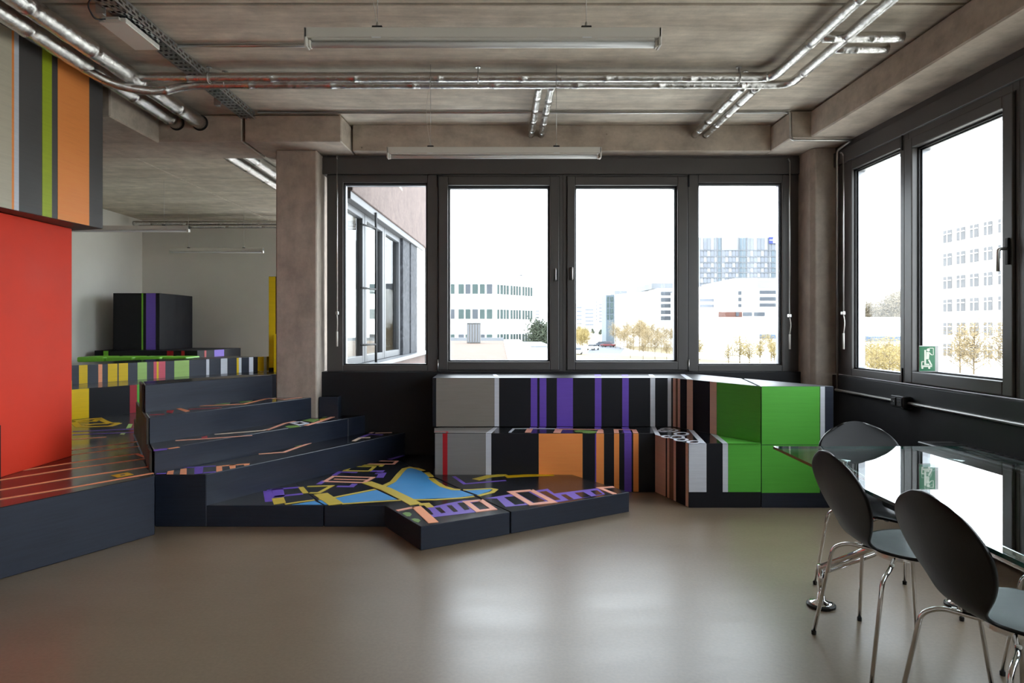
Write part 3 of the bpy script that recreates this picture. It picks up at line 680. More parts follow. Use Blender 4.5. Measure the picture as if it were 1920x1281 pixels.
front(bn, 5.66, [(c3(190), c3(294), 'grey'), (c3(295), c3(360), 'darkred'), (c3(361), c3(889), 'grey'), (c3(890), c3(965), 'white'), (c3(1620), c4(384), 'orange'),
                 (c4(558), c4(572), 'purple'), (c4(573), c4(680), 'orange'), (c4(820), c4(890), 'orange'), (c4(962), c4(1062), 'purple'), (c4(1085), c4(1158), 'orange')], .004, ZS-.002)
front(bt, 6.02, [(c3(205), c3(1008), 'warmgrey'), (c3(1010), c3(1073), 'white'), (c3(1510), c3(1600), 'purple'), (c3(1632), c3(1726), 'purple'),
                 (c4(30), c4(252), 'purple'), (c4(555), c4(645), 'purple'), (c4(932), c4(1022), 'purple'), (c4(1320), c4(1386), 'white'), (c4(1560), c4(1608), 'white')], ZS+.004, ZT-.002)
def seg_stripes(par, p, q, lst, z0, z1):
    p, q = Vector(p), Vector(q); d = (q-p).normalized(); n = (d.y, -d.x, 0)
    for a, b, col in lst:
        u0, u1 = on_seg(p, q, a), on_seg(p, q, b)
        paint(par, 'painted_stripe', [(u0.x, u0.y, z0), (u1.x, u1.y, z0), (u1.x, u1.y, z1), (u0.x, u0.y, z1)], (-abs(n[0]), -abs(n[1]), 0), col)
seg_stripes(bt, (1.50, 6.02), (1.93, 5.20), [(c5(530), c5(566), 'tan'), (c5(568), c5(596), 'brown'), (c5(597), c5(628), 'tan'), (c5(722), c5(803), 'tan'), (c5(1040), c5(1132), 'tan'), (c5(1135), c5(1740), 'green')], ZS+.004, ZT-.002)
seg_stripes(bn, (1.263, 5.66), (1.407, 5.17), [(c5(285), c5(428), 'tan'), (c5(450), c5(478), 'tan'), (c5(480), c5(538), 'brown'), (c5(539), c5(570), 'tan'), (c5(705), c5(742), 'tan')], .004, ZS-.002)
front(bn, 5.17, [(c5(748), c5(990), 'white'), (c5(1214), c5(1287), 'white'), (c5(1290), c5(1742), 'green')], .118, ZS-.002)
front(gn, 5.17, [(c5(1752), 1537, 'green')], .112, .468)
front(gn, 5.17, [(c5(1752), 1537, 'green'), (1538, 1546.5, 'white')], .472, ZT-.002)
# stripes running over seat and top
def seat_poly(par, z, pts, col, t=.0016, name='painted_stripe'): return paint(par, name, [flat(x, y, z) for x, y in pts], (0, 0, 1), col, None, t)
K3 = lambda p: crop(790, 690, .13584, p)
K4 = lambda p: crop(1040, 690, .13584, p)
K5 = lambda p: crop(1190, 690, .13584, p)
seat_poly(bn, ZS, K3([(178, 895), (180, 832), (985, 825), (890, 900)]), 'grey')
seat_poly(bn, ZS, K3([(890, 902), (995, 825), (1050, 825), (968, 902)]), 'white', .002)
ribbon_top(bn, ZS, 'painted_line', K3([(190, 882), (352, 882), (355, 898)]), .02, 'darkred', t=.0024)
for a, b in ((1495, 1595), (1620, 1715), (1862, 2095)):
    seat_poly(bn, ZS, K3([(a, 838), (a+5, 818), (b, 818), (b-4, 838)]), 'purple')
ribbon_top(bn, ZS, 'painted_outline', K3([(1220, 893), (1275, 840), (1500, 838), (1900, 842)]), .022, 'white', t=.0024)
ribbon_top(bn, ZS, 'painted_outline', K3([(1470, 893), (1500, 842)]), .05, 'pink', t=.0024)
ribbon_top(bn, ZS, 'painted_outline', K4([(30, 898), (60, 848)]), .06, 'pink', t=.0024)
ribbon_top(bn, ZS, 'painted_outline', K4([(0, 846), (200, 848), (660, 852)]), .022, 'pink', t=.0028)
paint(bn, 'painted_outline', [flat(x, y, ZS) for x, y in K4([(600, 860), (672, 858), (676, 902), (575, 902)])], (0, 0, 1), 'pink', None, .0026)
paint(bn, 'painted_outline', [flat(x, y, ZS) for x, y in K4([(815, 855), (880, 855), (888, 902), (820, 902)])], (0, 0, 1), 'pink', None, .0026)
paint(bn, 'painted_outline', [flat(x, y, ZS) for x, y in K4([(1065, 858), (1130, 860), (1155, 902), (1085, 902)])], (0, 0, 1), 'pink', None, .0026)
ribbon_top(bn, ZS, 'painted_outline', K4([(812, 850), (1128, 856)]), .02, 'pink', t=.0024)
for q in ([(265, 870), (330, 862), (480, 868), (590, 878), (560, 898), (470, 905), (400, 900), (380, 890), (290, 885)],):
    seat_poly(bn, ZS, K4(q), 'leaf', .0024, 'painted_tree')
for pts in ([(925, 818), (1020, 818), (1062, 902), (960, 902)], [(550, 818), (640, 818), (640, 850), (552, 850)]):
    seat_poly(bn, ZS, K4(pts), 'purple')
seat_poly(bn, ZS, K5([(222, 800), (275, 800), (362, 945), (285, 925)]), 'white')
seat_poly(bn, ZS, K5([(730, 838), (800, 850), (985, 1045), (905, 1040)]), 'white')
seat_poly(bn, ZS, K5([(1045, 910), (1125, 915), (1285, 1045), (1215, 1045)]), 'white')
seat_poly(bn, ZS, K5([(1132, 920), (1735, 1030), (1740, 1046), (1288, 1046)]), 'green')
for cx_, cy_, rx, ry in ((440, 850, 75, 18), (510, 862, 75, 18), (395, 866, 60, 15), (645, 912, 90, 20), (440, 950, 60, 14), (580, 958, 95, 20), (640, 992, 85, 18), (820, 1025, 85, 18)):
    pts = K5([(cx_+rx*math.cos(t*math.pi/8), cy_+ry*math.sin(t*math.pi/8)) for t in range(16)])
    ribbon_top(bn, ZS, 'painted_ring', pts, .022, 'white', True, .0022)
for pts in ([(1008, 118), (1073, 118), (1030, 90), (985, 92)],):
    seat_poly(bt, ZT, K3(pts), 'white')
for pts in ([(550, 118), (645, 118), (635, 92), (550, 92)], [(930, 118), (1022, 118), (1010, 95), (925, 95)]):
    seat_poly(bt, ZT, K4(pts), 'purple')
seat_poly(bt, ZT, K4([(1320, 120), (1386, 120), (1350, 90), (1290, 90)]), 'white')
seat_poly(bt, ZT, K5([(720, 158), (805, 162), (690, 90), (630, 90)]), 'white')

# ================================================================== SERVICES UNDER THE CEILING
def pipe_run(name, label, pts, r, group=None, bands=.55, mat=None, cat='pipe', hole=None):
    pts = [Vector(p) for p in pts]
    P, Rr = [], []; dist = 0
    for i in range(len(pts)-1):
        a, b = pts[i], pts[i+1]; L = (b-a).length; n = max(1, int(L/.06))
        for k in range(n):
            P.append(a.lerp(b, k/n)); Rr.append(r*(1+.04*random.uniform(-1, 1)))
    P.append(pts[-1]); Rr.append(r)
    if bands:                                   # taped joints stand a little proud of the wrapping
        acc = random.uniform(0, bands); Q, S_ = [P[0]], [Rr[0]]
        for i in range(1, len(P)):
            seg = (P[i]-P[i-1]).length; acc += seg
            if acc > bands and i < len(P)-1:
                acc = 0; d = (P[i]-P[i-1]).normalized()
                for o_, k_ in ((-.013, 1.0), (-.011, 1.045), (.011, 1.045), (.013, 1.0)):
                    Q.append(P[i]+d*o_); S_.append(r*k_)
            else:
                Q.append(P[i]); S_.append(Rr[i])
        P, Rr = Q, S_
    o = MB().tube(P, Rr, 16).build(name, mat or M_FOIL, smooth=True, base=pts[0])
    if hole: MB().tube([(pts[0].x, hole-.004, pts[0].z), (pts[0].x, hole+.01, pts[0].z)], r*1.22, 24).build('gap_shade', M_GASKET, o)  # black ring stands in for the shade in the gap around the pipe
    return tag(o, label, cat, group)
ZP = 3.145
pipe_run('foil_pipe', 'foil-wrapped pipe of the left pair nearer the room, running through the concrete beam', [(-2.64, -1, ZP), (-2.64, 11.6, ZP)], .058, hole=6.10)
pipe_run('foil_pipe', 'foil-wrapped pipe of the left pair above the striped box edge', [(-2.845, -1, ZP), (-2.845, 11.6, ZP)], .056, hole=6.10)
pipe_run('foil_pipe', 'foil-wrapped pipe crossing the ceiling and turning towards the viewer, upper of the pair', arc([(-2.62, 5.0, ZP+.005), (1.97, 5.0, ZP+.005), (1.97, -1.5, ZP+.005)], .12, 6), .034)
pipe_run('foil_pipe', 'foil-wrapped pipe crossing the ceiling with an S-bend under the left pair', arc([(-2.86, 4.72, ZP-.02), (-2.74, 4.88, ZP-.085), (-2.50, 5.02, ZP-.10), (-2.26, 5.09, ZP-.015), (2.125, 5.09, ZP-.015), (2.125, -1.5, ZP-.015)], .12, 6), .032)
for k, x in enumerate((.285, .38)):
    pipe_run('foil_pipe', ('left', 'right')[k]+' pipe of the short foil pair entering the back beam above the hanging lamp', [(x, 5.12, ZP-.015), (x, 6.45, ZP-.015)], .03, bands=.3)
for k, x in enumerate((1.80, 1.905)):
    pipe_run('foil_pipe', ('left', 'right')[k]+' pipe of the short foil pair entering the back beam near the corner column', [(x, 5.12, ZP-.015), (x, 6.45, ZP-.015)], .032, bands=.3)
pipe_run('foil_pipe', 'capped foil pipe stub nearer the viewer beside the right beam', [(1.99, 4.27, ZP-.01), (2.48, 4.27, ZP-.01)], .032, bands=.2)
pipe_run('foil_pipe', 'capped foil pipe stub farther from the viewer beside the right beam', [(2.14, 4.42, ZP-.02), (2.47, 4.42, ZP-.02)], .030, bands=.2)
pipe_run('foil_pipe', 'upper foil-wrapped pipe crossing the far end of the wing', [(-6.2, 11.72, 3.10), (-1.5, 11.72, 3.10)], .04)
pipe_run('foil_pipe', 'lower foil-wrapped pipe crossing the far end of the wing', [(-6.05, 11.62, 3.03), (-1.5, 11.62, 3.03)], .03)
# thin steel conduits
def conduit(label, pts, r=.011):
    return tag(MB().tube(arc(pts, .04), r, 10).build('steel_conduit', M_STEEL, smooth=True, base=pts[0]), label, 'conduit')
conduit('thin steel conduit along the ceiling before the back beam, dropping beside the corner column', [(-2.1, 6.01, CEIL-.016), (2.49, 6.01, CEIL-.016), (2.49, 5.955, CEIL-.03), (2.495, 5.955, 2.955), (3.02, 5.955, 2.955), (3.02, 6.21, 2.93), (3.02, 6.21, .80)])
conduit('thin steel conduit along the ceiling behind the near lamp', [(-2.14, 4.58, CEIL-.016), (-.9, 4.58, CEIL-.016)])
conduit('long steel conduit along the black parapet under the right-hand windows', [(3.0, 6.2, .787), (3.0, -2, .787)], .012)
sk = thing('socket_box', (2.99, 5.17, .75), 'black double socket box on the conduit under the right-hand windows', 'socket')
MB().box(2.955, 3.02, 5.09, 5.25, .748, .836).build('housing', M_BLKPL, sk, bevel=.005)
for y in (5.13, 5.21):
    MB().box(2.950, 2.956, y-.03, y+.03, .762, .822).build('socket', M_GASKET, sk, bevel=.004)
    for dy in (-.01, .01): MB().box(2.948, 2.951, y+dy-.003, y+dy+.003, .788, .796).build('screw', M_STEEL, sk)
# hanger rods of the pipes
for k, (x, y) in enumerate(((-2.1, 5.0), (-2.02, 5.09), (-.16, 5.0), (1.72, 5.0), (1.80, 5.09))):
    h = thing('pipe_hanger', (x, y, CEIL), ('far left', 'second from the left', 'middle', 'fourth from the left', 'rightmost')[k]+' threaded rod holding the crossing pipes', 'hanger', 'threaded pipe hangers')
    MB().tube([(x, y, CEIL-.001), (x, y, ZP-.02)], .004, 8).build('rod', M_STEEL, h, smooth=True)
    MB().lathe((x, y, CEIL-.006), [(.02, 0), (.02, .006)], 12).build('flange', M_STEEL, h)
    MB().tube([Vector((x, y+.04*math.cos(t*math.pi/6), ZP+.0+.04*math.sin(t*math.pi/6))) for t in range(13)], .004, 6, cap=False).build('clamp', M_STEEL, h, smooth=True)
# perforated cable tray
tr = thing('cable_tray', (-2.180, 3, 3.152), 'perforated galvanised cable tray running below the ceiling on the left', 'cable tray')
def tray_side(x):
    mb = MB()
    for z0, z1 in ((3.152, 3.164), (3.178, 3.186), (3.202, 3.214)): mb.box(x-.001, x+.001, -.5, 6.02, z0, z1)
    for z0, z1, ph in ((3.164, 3.178, 0), (3.186, 3.202, .5)):
        y = -.5+ph*.07
        while y < 6.0:
            mb.box(x-.001, x+.001, y, y+.026, z0, z1); y += .07
    return mb
tray_side(-2.130).build('side_rail', M_GALV, tr); tray_side(-2.245).build('side_rail', M_GALV, tr)
mb = MB()
y = -.5
while y < 6.0:
    mb.box(-2.245, -2.130, y, y+.045, 3.152, 3.154); y += .07
for x in (-2.245, -2.205, -2.170, -2.142): mb.box(x, x+.012, -.5, 6.02, 3.152, 3.154)
mb.build('tray_floor', M_GALV, tr)
for y in (3.94, 5.56):
    h = MB().box(-2.288, -2.250, y-.02, y+.02, 3.122, CEIL)
    h.box(-2.288+.0, -2.230, y-.022, y-.018, 3.122, CEIL).build('support_post', M_GALV, tr, bevel=.001)
for dx in (0, .03, .055):
    MB().tube([(-2.225+dx, -.5, 3.164), (-2.225+dx, 6.0, 3.164)], .009, 8).build('cable', M_BLKPL, tr, smooth=True)
jb = thing('junction_box', (-2.250, 4.2, 3.112), 'white flat box hanging at the cable tray with a black cable', 'junction box')
MB().box(-2.330, -2.170, 4.02, 4.42, 3.114, 3.146).build('housing', M_ENAMEL, jb, bevel=.004)
MB().box(-2.300, -2.200, 4.0, 4.06, 3.122, 3.142).build('lid', M_ENAMEL, jb, bevel=.003)
MB().tube(arc([(-2.270, 4.02, 3.137), (-2.310, 3.95, 3.097), (-2.300, 3.86, 3.142), (-2.250, 3.82, 3.167)], .04), .005, 8).build('cable', M_BLKPL, jb, smooth=True)

# ---------------------------------------------------------------- hanging lamps
def lamp(label, x0, y, L=1.53, z=2.553, sag=0.0):
    x1 = x0+L; t = thing('hanging_lamp', ((x0+x1)/2, y, z), label, 'lamp', 'hanging fluorescent lamps')
    MB().box(x0, x1, y-.03, y+.03, z+.034, z+.078).build('housing', M_ENAMEL, t, bevel=.003)
    MB().prism([(x0+.03, y-.022), (x1-.03, y-.022), (x1-.03, y+.022), (x0+.03, y+.022)], z+.026, z+.036).build('reflector', M_ENAMEL, t, bevel=.002)
    MB().tube([(x0+.025, y, z+.013), (x1-.025, y, z+.013)], .013, 14).build('lamp_tube', M_TUBE, t, smooth=True)
    for xe, s in ((x0, 1), (x1, -1)):
        e = MB().box(xe, xe+s*.014, y-.03, y+.03, z+.0, z+.078).build('end_cap', M_ENAMEL, t, bevel=.004)
        MB().box(xe+s*.014, xe+s*.026, y-.016, y+.016, z-.001, z+.030).build('lamp_holder', M_ENAMEL, e, bevel=.003)
    for xh in (x0+.31, x1-.32):
        c = MB().box(xh-.022, xh+.022, y-.014, y+.014, z+.078, z+.092).build('clip', M_GASKET, t, bevel=.002)
        MB().lathe((xh, y, z+.092), [(.006, 0), (.006, .012), (.003, .02)], 10).build('gripper', M_STEEL, c)
        MB().box(xh-.02, xh+.02, y-.032, y-.03, z+.030, z+.036).build('spring_clip', M_TUBE, t)
        MB().tube([(xh, y, z+.10), (xh, y, CEIL)], .0016, 6).build('wire', M_STEEL, t, smooth=True)
    xh = x0+.31
    MB().tube([Vector((xh-.03*math.sin(math.pi*k/10)*(1.0), y+.01, z+.10+(CEIL-z-.10)*(k/10)*.8)) for k in range(11)], .0016, 6).build('power_cable', M_ENAMEL, t, smooth=True)
    return t
lamp('nearest and largest unlit white fluorescent lamp hanging on wires', fx(573, 2.99), 2.99)
lamp('unlit white fluorescent lamp hanging in front of the back window header', fx(726, 4.96), 4.96)
lamp('small far unlit lamp hanging before the grey end wall of the wing', fx(318, 11.3), 11.3)
lamp('far unlit lamp in the wing half hidden behind the striped box', fx(129, 8.8), 8.8)

# ---------------------------------------------------------------- blind cranks, sign
def crank(label, x, y, z0, z1):
    t = thing('blind_crank', (x, y, z0), label, 'crank', 'blind cranks')
    MB().tube([(x, y, z0+.30), (x, y, z1)], .006, 8).build('rod', M_STEEL, t, smooth=True)
    MB().tube([(x, y, z0), (x, y, z0+.14)], .0085, 10).build('grip', M_ENAMEL, t, smooth=True)
    MB().tube(arc([(x, y, z0+.14), (x+.006, y-.012, z0+.23), (x, y, z0+.30)], .03), .005, 8).build('crank_arm', M_ENAMEL, t, smooth=True)
    MB().box(x-.012, x+.012, y-.014, y+.03, z0+.30, z0+.33).build('holder', M_STEEL, t, bevel=.003)
    MB().tube(arc([(x, y, z1), (x-.008, y+.012, z1+.03), (x-.004, y+.05, z1+.035)], .02), .006, 8).build('universal_joint', M_STEEL, t, smooth=True)
crank('thin pale blind crank hanging beside the left column', fx(632, 6.53), 6.53, 1.165, 2.93)
crank('thin pale blind crank on the back wall beside the corner column', fx(1481, 6.50), 6.50, 1.14, 2.90)
crank('thin pale blind crank on the right wall beside the corner column', 2.985, 6.03, 1.155, 2.84)

sg = thing('escape_sign', (2.90, 4.69, 1.045), 'green evacuation chair sign projecting beside the right-hand window', 'sign')
sx0, sx1, sz0, sz1, sy = 2.832, 2.965, 1.045, 1.222, 4.69
MB().box(sx0, sx1, sy, sy+.006, sz0, sz1).build('panel', plain('sign_edge', rgb(176, 174, 172), .3), sg, bevel=.002)
MB().box(sx0+.003, sx1-.024, sy-.001, sy, sz0+.006, sz1-.005).build('green_field', M_SIGNGREEN, sg)
def sp(u, v): return (sx0+.003+(sx1-sx0-.027)*u, sy-.0015, sz0+.006+(sz1-sz0-.011)*v)
def sign_poly(name, pts): MB().slab([sp(u, v) for u, v in pts], (0, -1, 0), .0008).build(name, M_SIGNWHITE, sg)
def sign_line(name, pts, w):
    mb = MB()
    for (a, b) in zip(pts[:-1], pts[1:]):
        A, B = Vector(sp(*a)), Vector(sp(*b)); d = (B-A).normalized(); n_ = Vector((-d.z, 0, d.x))*w/2
        mb.slab([A+n_, B+n_, B-n_, A-n_], (0, -1, 0), .0008)
    mb.build(name, M_SIGNWHITE, sg)
MB().slab([sp(.56+.10*math.cos(k*math.pi/6), .86+.065*math.sin(k*math.pi/6)) for k in range(12)], (0, -1, 0), .0008).build('pictogram_head', M_SIGNWHITE, sg)
sign_poly('pictogram_body', [(.45, .78), (.64, .78), (.60, .48), (.42, .48)])
sign_line('pictogram_arm', [(.60, .76), (.76, .66)], .007)
sign_poly('pictogram_seat', [(.30, .86), (.42, .86), (.42, .30), (.62, .30), (.62, .22), (.30, .22)])
sign_line('pictogram_leg', [(.58, .46), (.68, .34), (.78, .22)], .010)
sign_line('pictogram_base', [(.10, .20), (.80, .20)], .012)
sign_line('pictogram_handle', [(.14, .22), (.14, .38), (.28, .38)], .007)
for u in (.18, .62):
    MB().slab([sp(u+.07*math.cos(k*math.pi/5), .13+.045*math.sin(k*math.pi/5)) for k in range(10)], (0, -1, 0), .0008).build('pictogram_wheel', M_SIGNWHITE, sg)
sign_line('pictogram_frame', [(.62, .93), (.88, .93), (.88, .66), (.74, .66)], .004)

# black convector cabinet under the right-hand windows
cv = thing('convector', (2.85, 4.2, 0), 'low black convector cabinet under the right-hand windows behind the table', 'radiator')
MB().box(2.80, 3.015, 2.6, 4.62, .10, .565).build('cabinet', M_BLKPL, cv, bevel=.008)
MB().box(2.79, 3.018, 2.6, 4.64, .565, .585).build('top_plate', M_BLKPL, cv, bevel=.006)
for y in (2.8, 4.4): MB().box(2.78, 2.98, y-.02, y+.02, 0, .10).build('foot', M_BLKPL, cv)
for k in range(24): MB().box(2.82, 2.995, 2.68+k*.08, 2.70+k*.08, .5855, .588).build('grille_bar', M_BLKPL, cv)

# ================================================================== GLASS TABLE
tb = thing('glass_table', (1.88, 2.7, 0), 'glass-topped table on splayed chrome legs by the right-hand windows', 'table')
tx0, tx1, ty0, ty1, tz = 1.385, 2.385, 1.55, 3.57, .735
MB().prism([(tx0+.02, ty1), (tx1, ty1), (tx1, ty0), (tx0-.03, ty0)], tz-.013, tz).build('table_top', [M_TGLASS, M_TEDGE], tb)
top = tb.children[0] if tb.children else [o for o in bpy.data.objects if o.parent == tb][0]
for p in top.data.polygons:
    if abs(p.normal.z) < .5: p.material_index = 1
XM = 1.885
MB().tube([(XM, ty0+.25, .50), (XM, ty1-.20, .50)], .030, 20).build('spine', M_CHROME, tb, smooth=True)
for yj, ys in ((3.02, 1), (2.10, -1)):
    MB().tube([(XM, yj-.05, .50), (XM, yj+.05, .50)], .042, 20).build('spine_collar', M_CHROME, tb, smooth=True)
    for xs in (-1, 1):
        fx_, fy_ = XM+xs*.335, yj+ys*.33
        kx, ky = fx_, fy_
        lg = MB().tube([(XM, yj, .49), (kx, ky, .185)], .017, 14).build('leg', M_CHROME, tb, smooth=True)
        MB().tube([(XM, yj+ys*.03, .43), (kx, ky, .155)], .008, 10).build('stay_rod', M_CHROME, lg, smooth=True)
        MB().tube([(kx, ky, .20), (kx, ky, .05)], [.017, .012], 14).build('foot_spindle', M_CHROME, lg, smooth=True)
        MB().lathe((fx_, fy_, 0), [(.066, 0), (.066, .012), (.060, .017)], 28).build('foot_pad', M_BLKPL, lg, smooth=False)
        MB().lathe((fx_, fy_, .0172), [(.059, 0), (.050, .006), (.020, .014), (.014, .05)], 28).build('foot_disc', M_CHROME, lg, smooth=True)
        ax, ay = XM+xs*.27, yj+ys*.27
        am = MB().tube([(XM, yj, .51), (ax, ay, .695)], .013, 12).build('upper_arm', M_CHROME, tb, smooth=True)
        MB().lathe((ax, ay, .690), [(.012, 0), (.035, .012), (.045, .028), (.046, .0315)], 24).build('support_disc', M_CHROME, am, smooth=True)

# ================================================================== CHAIRS
def chair_shell():
    # (x, z, half width, how far the row's ends drop back: rounds the top of the back and the front of the seat)
    prof = [(-.301, .846, .095, .020), (-.298, .836, .130, .024), (-.292, .814, .166, .028), (-.283, .780, .196, .026), (-.270, .738, .213, .016), (-.255, .688, .216, .006), (-.240, .638, .205, 0),
            (-.224, .590, .178, 0), (-.206, .545, .140, 0), (-.182, .503, .104, 0), (-.150, .472, .086, 0), (-.112, .456, .090, 0), (-.07, .449, .128, 0), (-.02, .446, .176, 0), (.035, .446, .206, 0),
            (.09, .448, .214, 0), (.135, .451, .206, .006), (.172, .452, .186, .016), (.198, .450, .155, .024), (.213, .447, .125, .028), (.221, .443, .095, .024)]
    K = 11; v = []; f = []; n = len(prof)
    for i, (x, z, w, dr) in enumerate(prof):
        back = z > .53
        for k in range(K):
            u = -1+2*k/(K-1); c = u*u
            if back: v.append((x+.020*c, u*w, z-dr*c))
            else: v.append((x-dr*c, u*w, z+(.010 if x > -.05 else .004)*c))
    for i in range(n-1):
        for k in range(K-1):
            f.append((i*K+k, i*K+k+1, (i+1)*K+k+1, (i+1)*K+k))
    me = bpy.data.meshes.new('shell'); me.from_pydata(v, [], f); me.materials.append(M_SHELL)
    for p in me.polygons: p.use_smooth = True
    return me
SHELL = chair_shell()
def make_chair(label, loc, rz):
    t = thing('dining_chair', (0, 0, 0), label, 'chair', 'black shell chairs around the glass table')
    o = bpy.data.objects.new('shell', SHELL); COL.objects.link(o); o.parent = t
    m = o.modifiers.new('s', 'SUBSURF'); m.levels = 2; m.render_levels = 2
    m = o.modifiers.new('t', 'SOLIDIFY'); m.thickness = .011; m.offset = -1
    MB().lathe((0, 0, .418), [(.075, 0), (.085, .006), (.085, .022)], 20).build('seat_mount', M_CHROME, t, smooth=False)
    for sx, sy in ((-1, -1), (-1, 1), (1, -1), (1, 1)):
        fx2, fy2 = (-.235 if sx < 0 else .215), .235*sy
        pts = arc([(sx*.03, sy*.03, .425), (sx*.125, sy*.165, .422), (sx*.17, sy*.195, .395), (fx2, fy2, .012)], .05, 5)
        lg = MB().tube(pts, .0085, 12).build('leg', M_CHROME, t, smooth=True)
        MB().lathe((fx2, fy2, 0), [(.0098, 0), (.0105, .014), (.009, .018)], 12).build('foot_cap', M_BLKPL, lg)
        MB().lathe((sx*.10, sy*.135, .424), [(.006, 0), (.008, .003), (.008, .010)], 12).build('bumper', M_ENAMEL, lg)
    t.location = loc; t.rotation_euler = (0, 0, rz)
    return t
ch = make_chair('black shell chair at the left side of the glass table, farther from the viewer', (1.612, 2.81, 0), 0)
for label, loc, rz in (('black shell chair nearest the viewer, cut off by the right picture edge', (1.585, 2.13, 0), math.radians(2)),
                       ('black shell chair at the far head of the table, its back above the glass', (1.885, 3.40, 0), math.radians(-90)),
                       ('black shell chair on the window side of the table, seen through the glass', (2.16, 2.45, 0), math.radians(180))):
    c = copy_tree(ch); c.location = loc; c.rotation_euler = (0, 0, rz); c['label'] = label

# ================================================================== OUTSIDE
GZ = -4.5
M_GROUND = concrete('pale_pavement', rgb(176, 172, 164), rgb(205, 200, 192), (.05, .05, .05))
M_ASPH = plain('asphalt', rgb(72, 76, 84), .8)
M_LAWN = plain('dry_lawn', rgb(104, 94, 70), .95, var=.2, nscale=.4)
M_BWHITE = plain('white_facade', rgb(226, 226, 224), .8, var=.02)
M_BGREY = plain('grey_facade', rgb(92, 95, 100), .7, var=.04)
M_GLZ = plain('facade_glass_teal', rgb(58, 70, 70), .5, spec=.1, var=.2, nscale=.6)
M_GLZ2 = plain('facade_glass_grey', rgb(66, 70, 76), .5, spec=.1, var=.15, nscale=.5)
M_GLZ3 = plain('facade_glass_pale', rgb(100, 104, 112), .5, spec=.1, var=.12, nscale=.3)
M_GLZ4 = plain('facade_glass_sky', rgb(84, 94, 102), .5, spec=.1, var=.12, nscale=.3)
M_DECK = painted('roof_deck_boards', rgb(78, 60, 47), .8, (.4, 9, 1), bstr=.1)
M_TWIG = plain('bare_twigs', rgb(132, 116, 86), .9, var=.2)
M_TWIG2 = plain('yellowish_twigs', rgb(134, 118, 72), .9, var=.2)
M_TRUNK = plain('bark', rgb(96, 84, 66), .9)
M_LEAFD = plain('dull_green_leaves', rgb(52, 60, 46), .9, var=.3, nscale=3)
struct(MB().box(-700, 900, 12.6, 1500, GZ-.5, GZ), 'ground', M_GROUND, 'pale paved ground outside', 0)
struct(MB().box(3.4, 900, -300, 12.6, GZ-.5, GZ), 'ground_side', M_GROUND, 'pale paved ground beside the building', 0)
def gp(px, py): return flat(px, py, GZ)
def ground_patch(name, px, mat, label, t=.06):
    return struct(MB().prism([(gp(x, y).x, gp(x, y).y) for x, y in px], GZ, GZ+t), name, mat, label, 0)
ground_patch('road', [(1112, 648), (1152, 648), (1170, 654), (1164, 663), (1100, 663)], M_ASPH, 'grey asphalt parking area seen through the third window')
ground_patch('lawn_strip', [(1150, 640), (1290, 655), (1290, 668), (1180, 655)], M_LAWN, 'dry lawn strip between the bare trees')
ground_patch('lawn_near', [(1050, 662), (1290, 672), (1560, 690), (1560, 720), (1050, 720)], M_LAWN, 'dry lawn at the foot of the windows')

def facade_windows(b, rows, cols, D, mats, names='window', t=.15):
    """rows of (z0, z1), cols of (x0, x1) on the front plane y = D"""
    k = 0
    for z0, z1 in rows:
        for x0, x1 in cols:
            MB().box(x0, x1, D-t, D+.02, z0, z1).build(names, mats[k % len(mats)], b); k += 1
# --- white office building with three window rows
ob = thing('office_building', (-5, 105, GZ), 'white three-storey office building with rows of greenish windows', 'building')
D1_ = 95
MB().prism([(-32, D1_), (-.95, D1_), (4.75, 103), (4.75, 126), (-32, 126)], GZ, 8.75).build('walls', M_BWHITE, ob)
def ox(px, D=D1_): return (px-CX)*D/F
rowsz = [(1.35+(613-a)*D1_/F, 1.35+(613-b)*D1_/F) for a, b in ((551, 533), (598, 580), (645, 627))]
cols = [(790+.15615*a, 790+.15615*b) for a, b in ((-620, -555), (-510, -450), (-400, -335), (-290, -225), (-180, -120), (15, 75), (130, 195), (235, 300), (335, 400), (445, 512), (530, 590), (612, 680), (703, 762), (783, 852))]
facade_windows(ob, rowsz, [(ox(a), ox(b)) for a, b in cols], D1_, [M_GLZ, M_GLZ2, M_GLZ])
pA, pB = Vector((-.95, 95)), Vector((4.75, 103))
for z0, z1 in rowsz:
    for a, b in ((910, 935), (948, 980), (987, 1015), (1022, 1050), (1070, 1095), (1103, 1130), (1137, 1160), (1170, 1195), (1212, 1238), (1245, 1270), (1277, 1302), (1308, 1333)):
        u0, u1 = on_seg(pA, pB, 790+.15615*a), on_seg(pA, pB, 790+.15615*b)
        MB().slab([(u0.x, u0.y, z0), (u1.x, u1.y, z0), (u1.x, u1.y, z1), (u0.x, u0.y, z1)], (.81, -.58, 0), .02).build('window', M_GLZ, ob)
ph = MB().box(ox(930, 108), ox(1000, 108), 108, 118, 8.75, 9.95).build('penthouse', M_BWHITE, ob)
for a in (948, 957, 965, 974):
    MB().box(ox(a, 108), ox(a+5, 108), 107.85, 108.0, 8.95, 9.45).build('penthouse_window', M_GLZ2, ph)
MB().box(ox(936, 104), ox(958, 104), 104, 104.1, 10.0, 10.1).build('roof_rail', M_BGREY, ob)
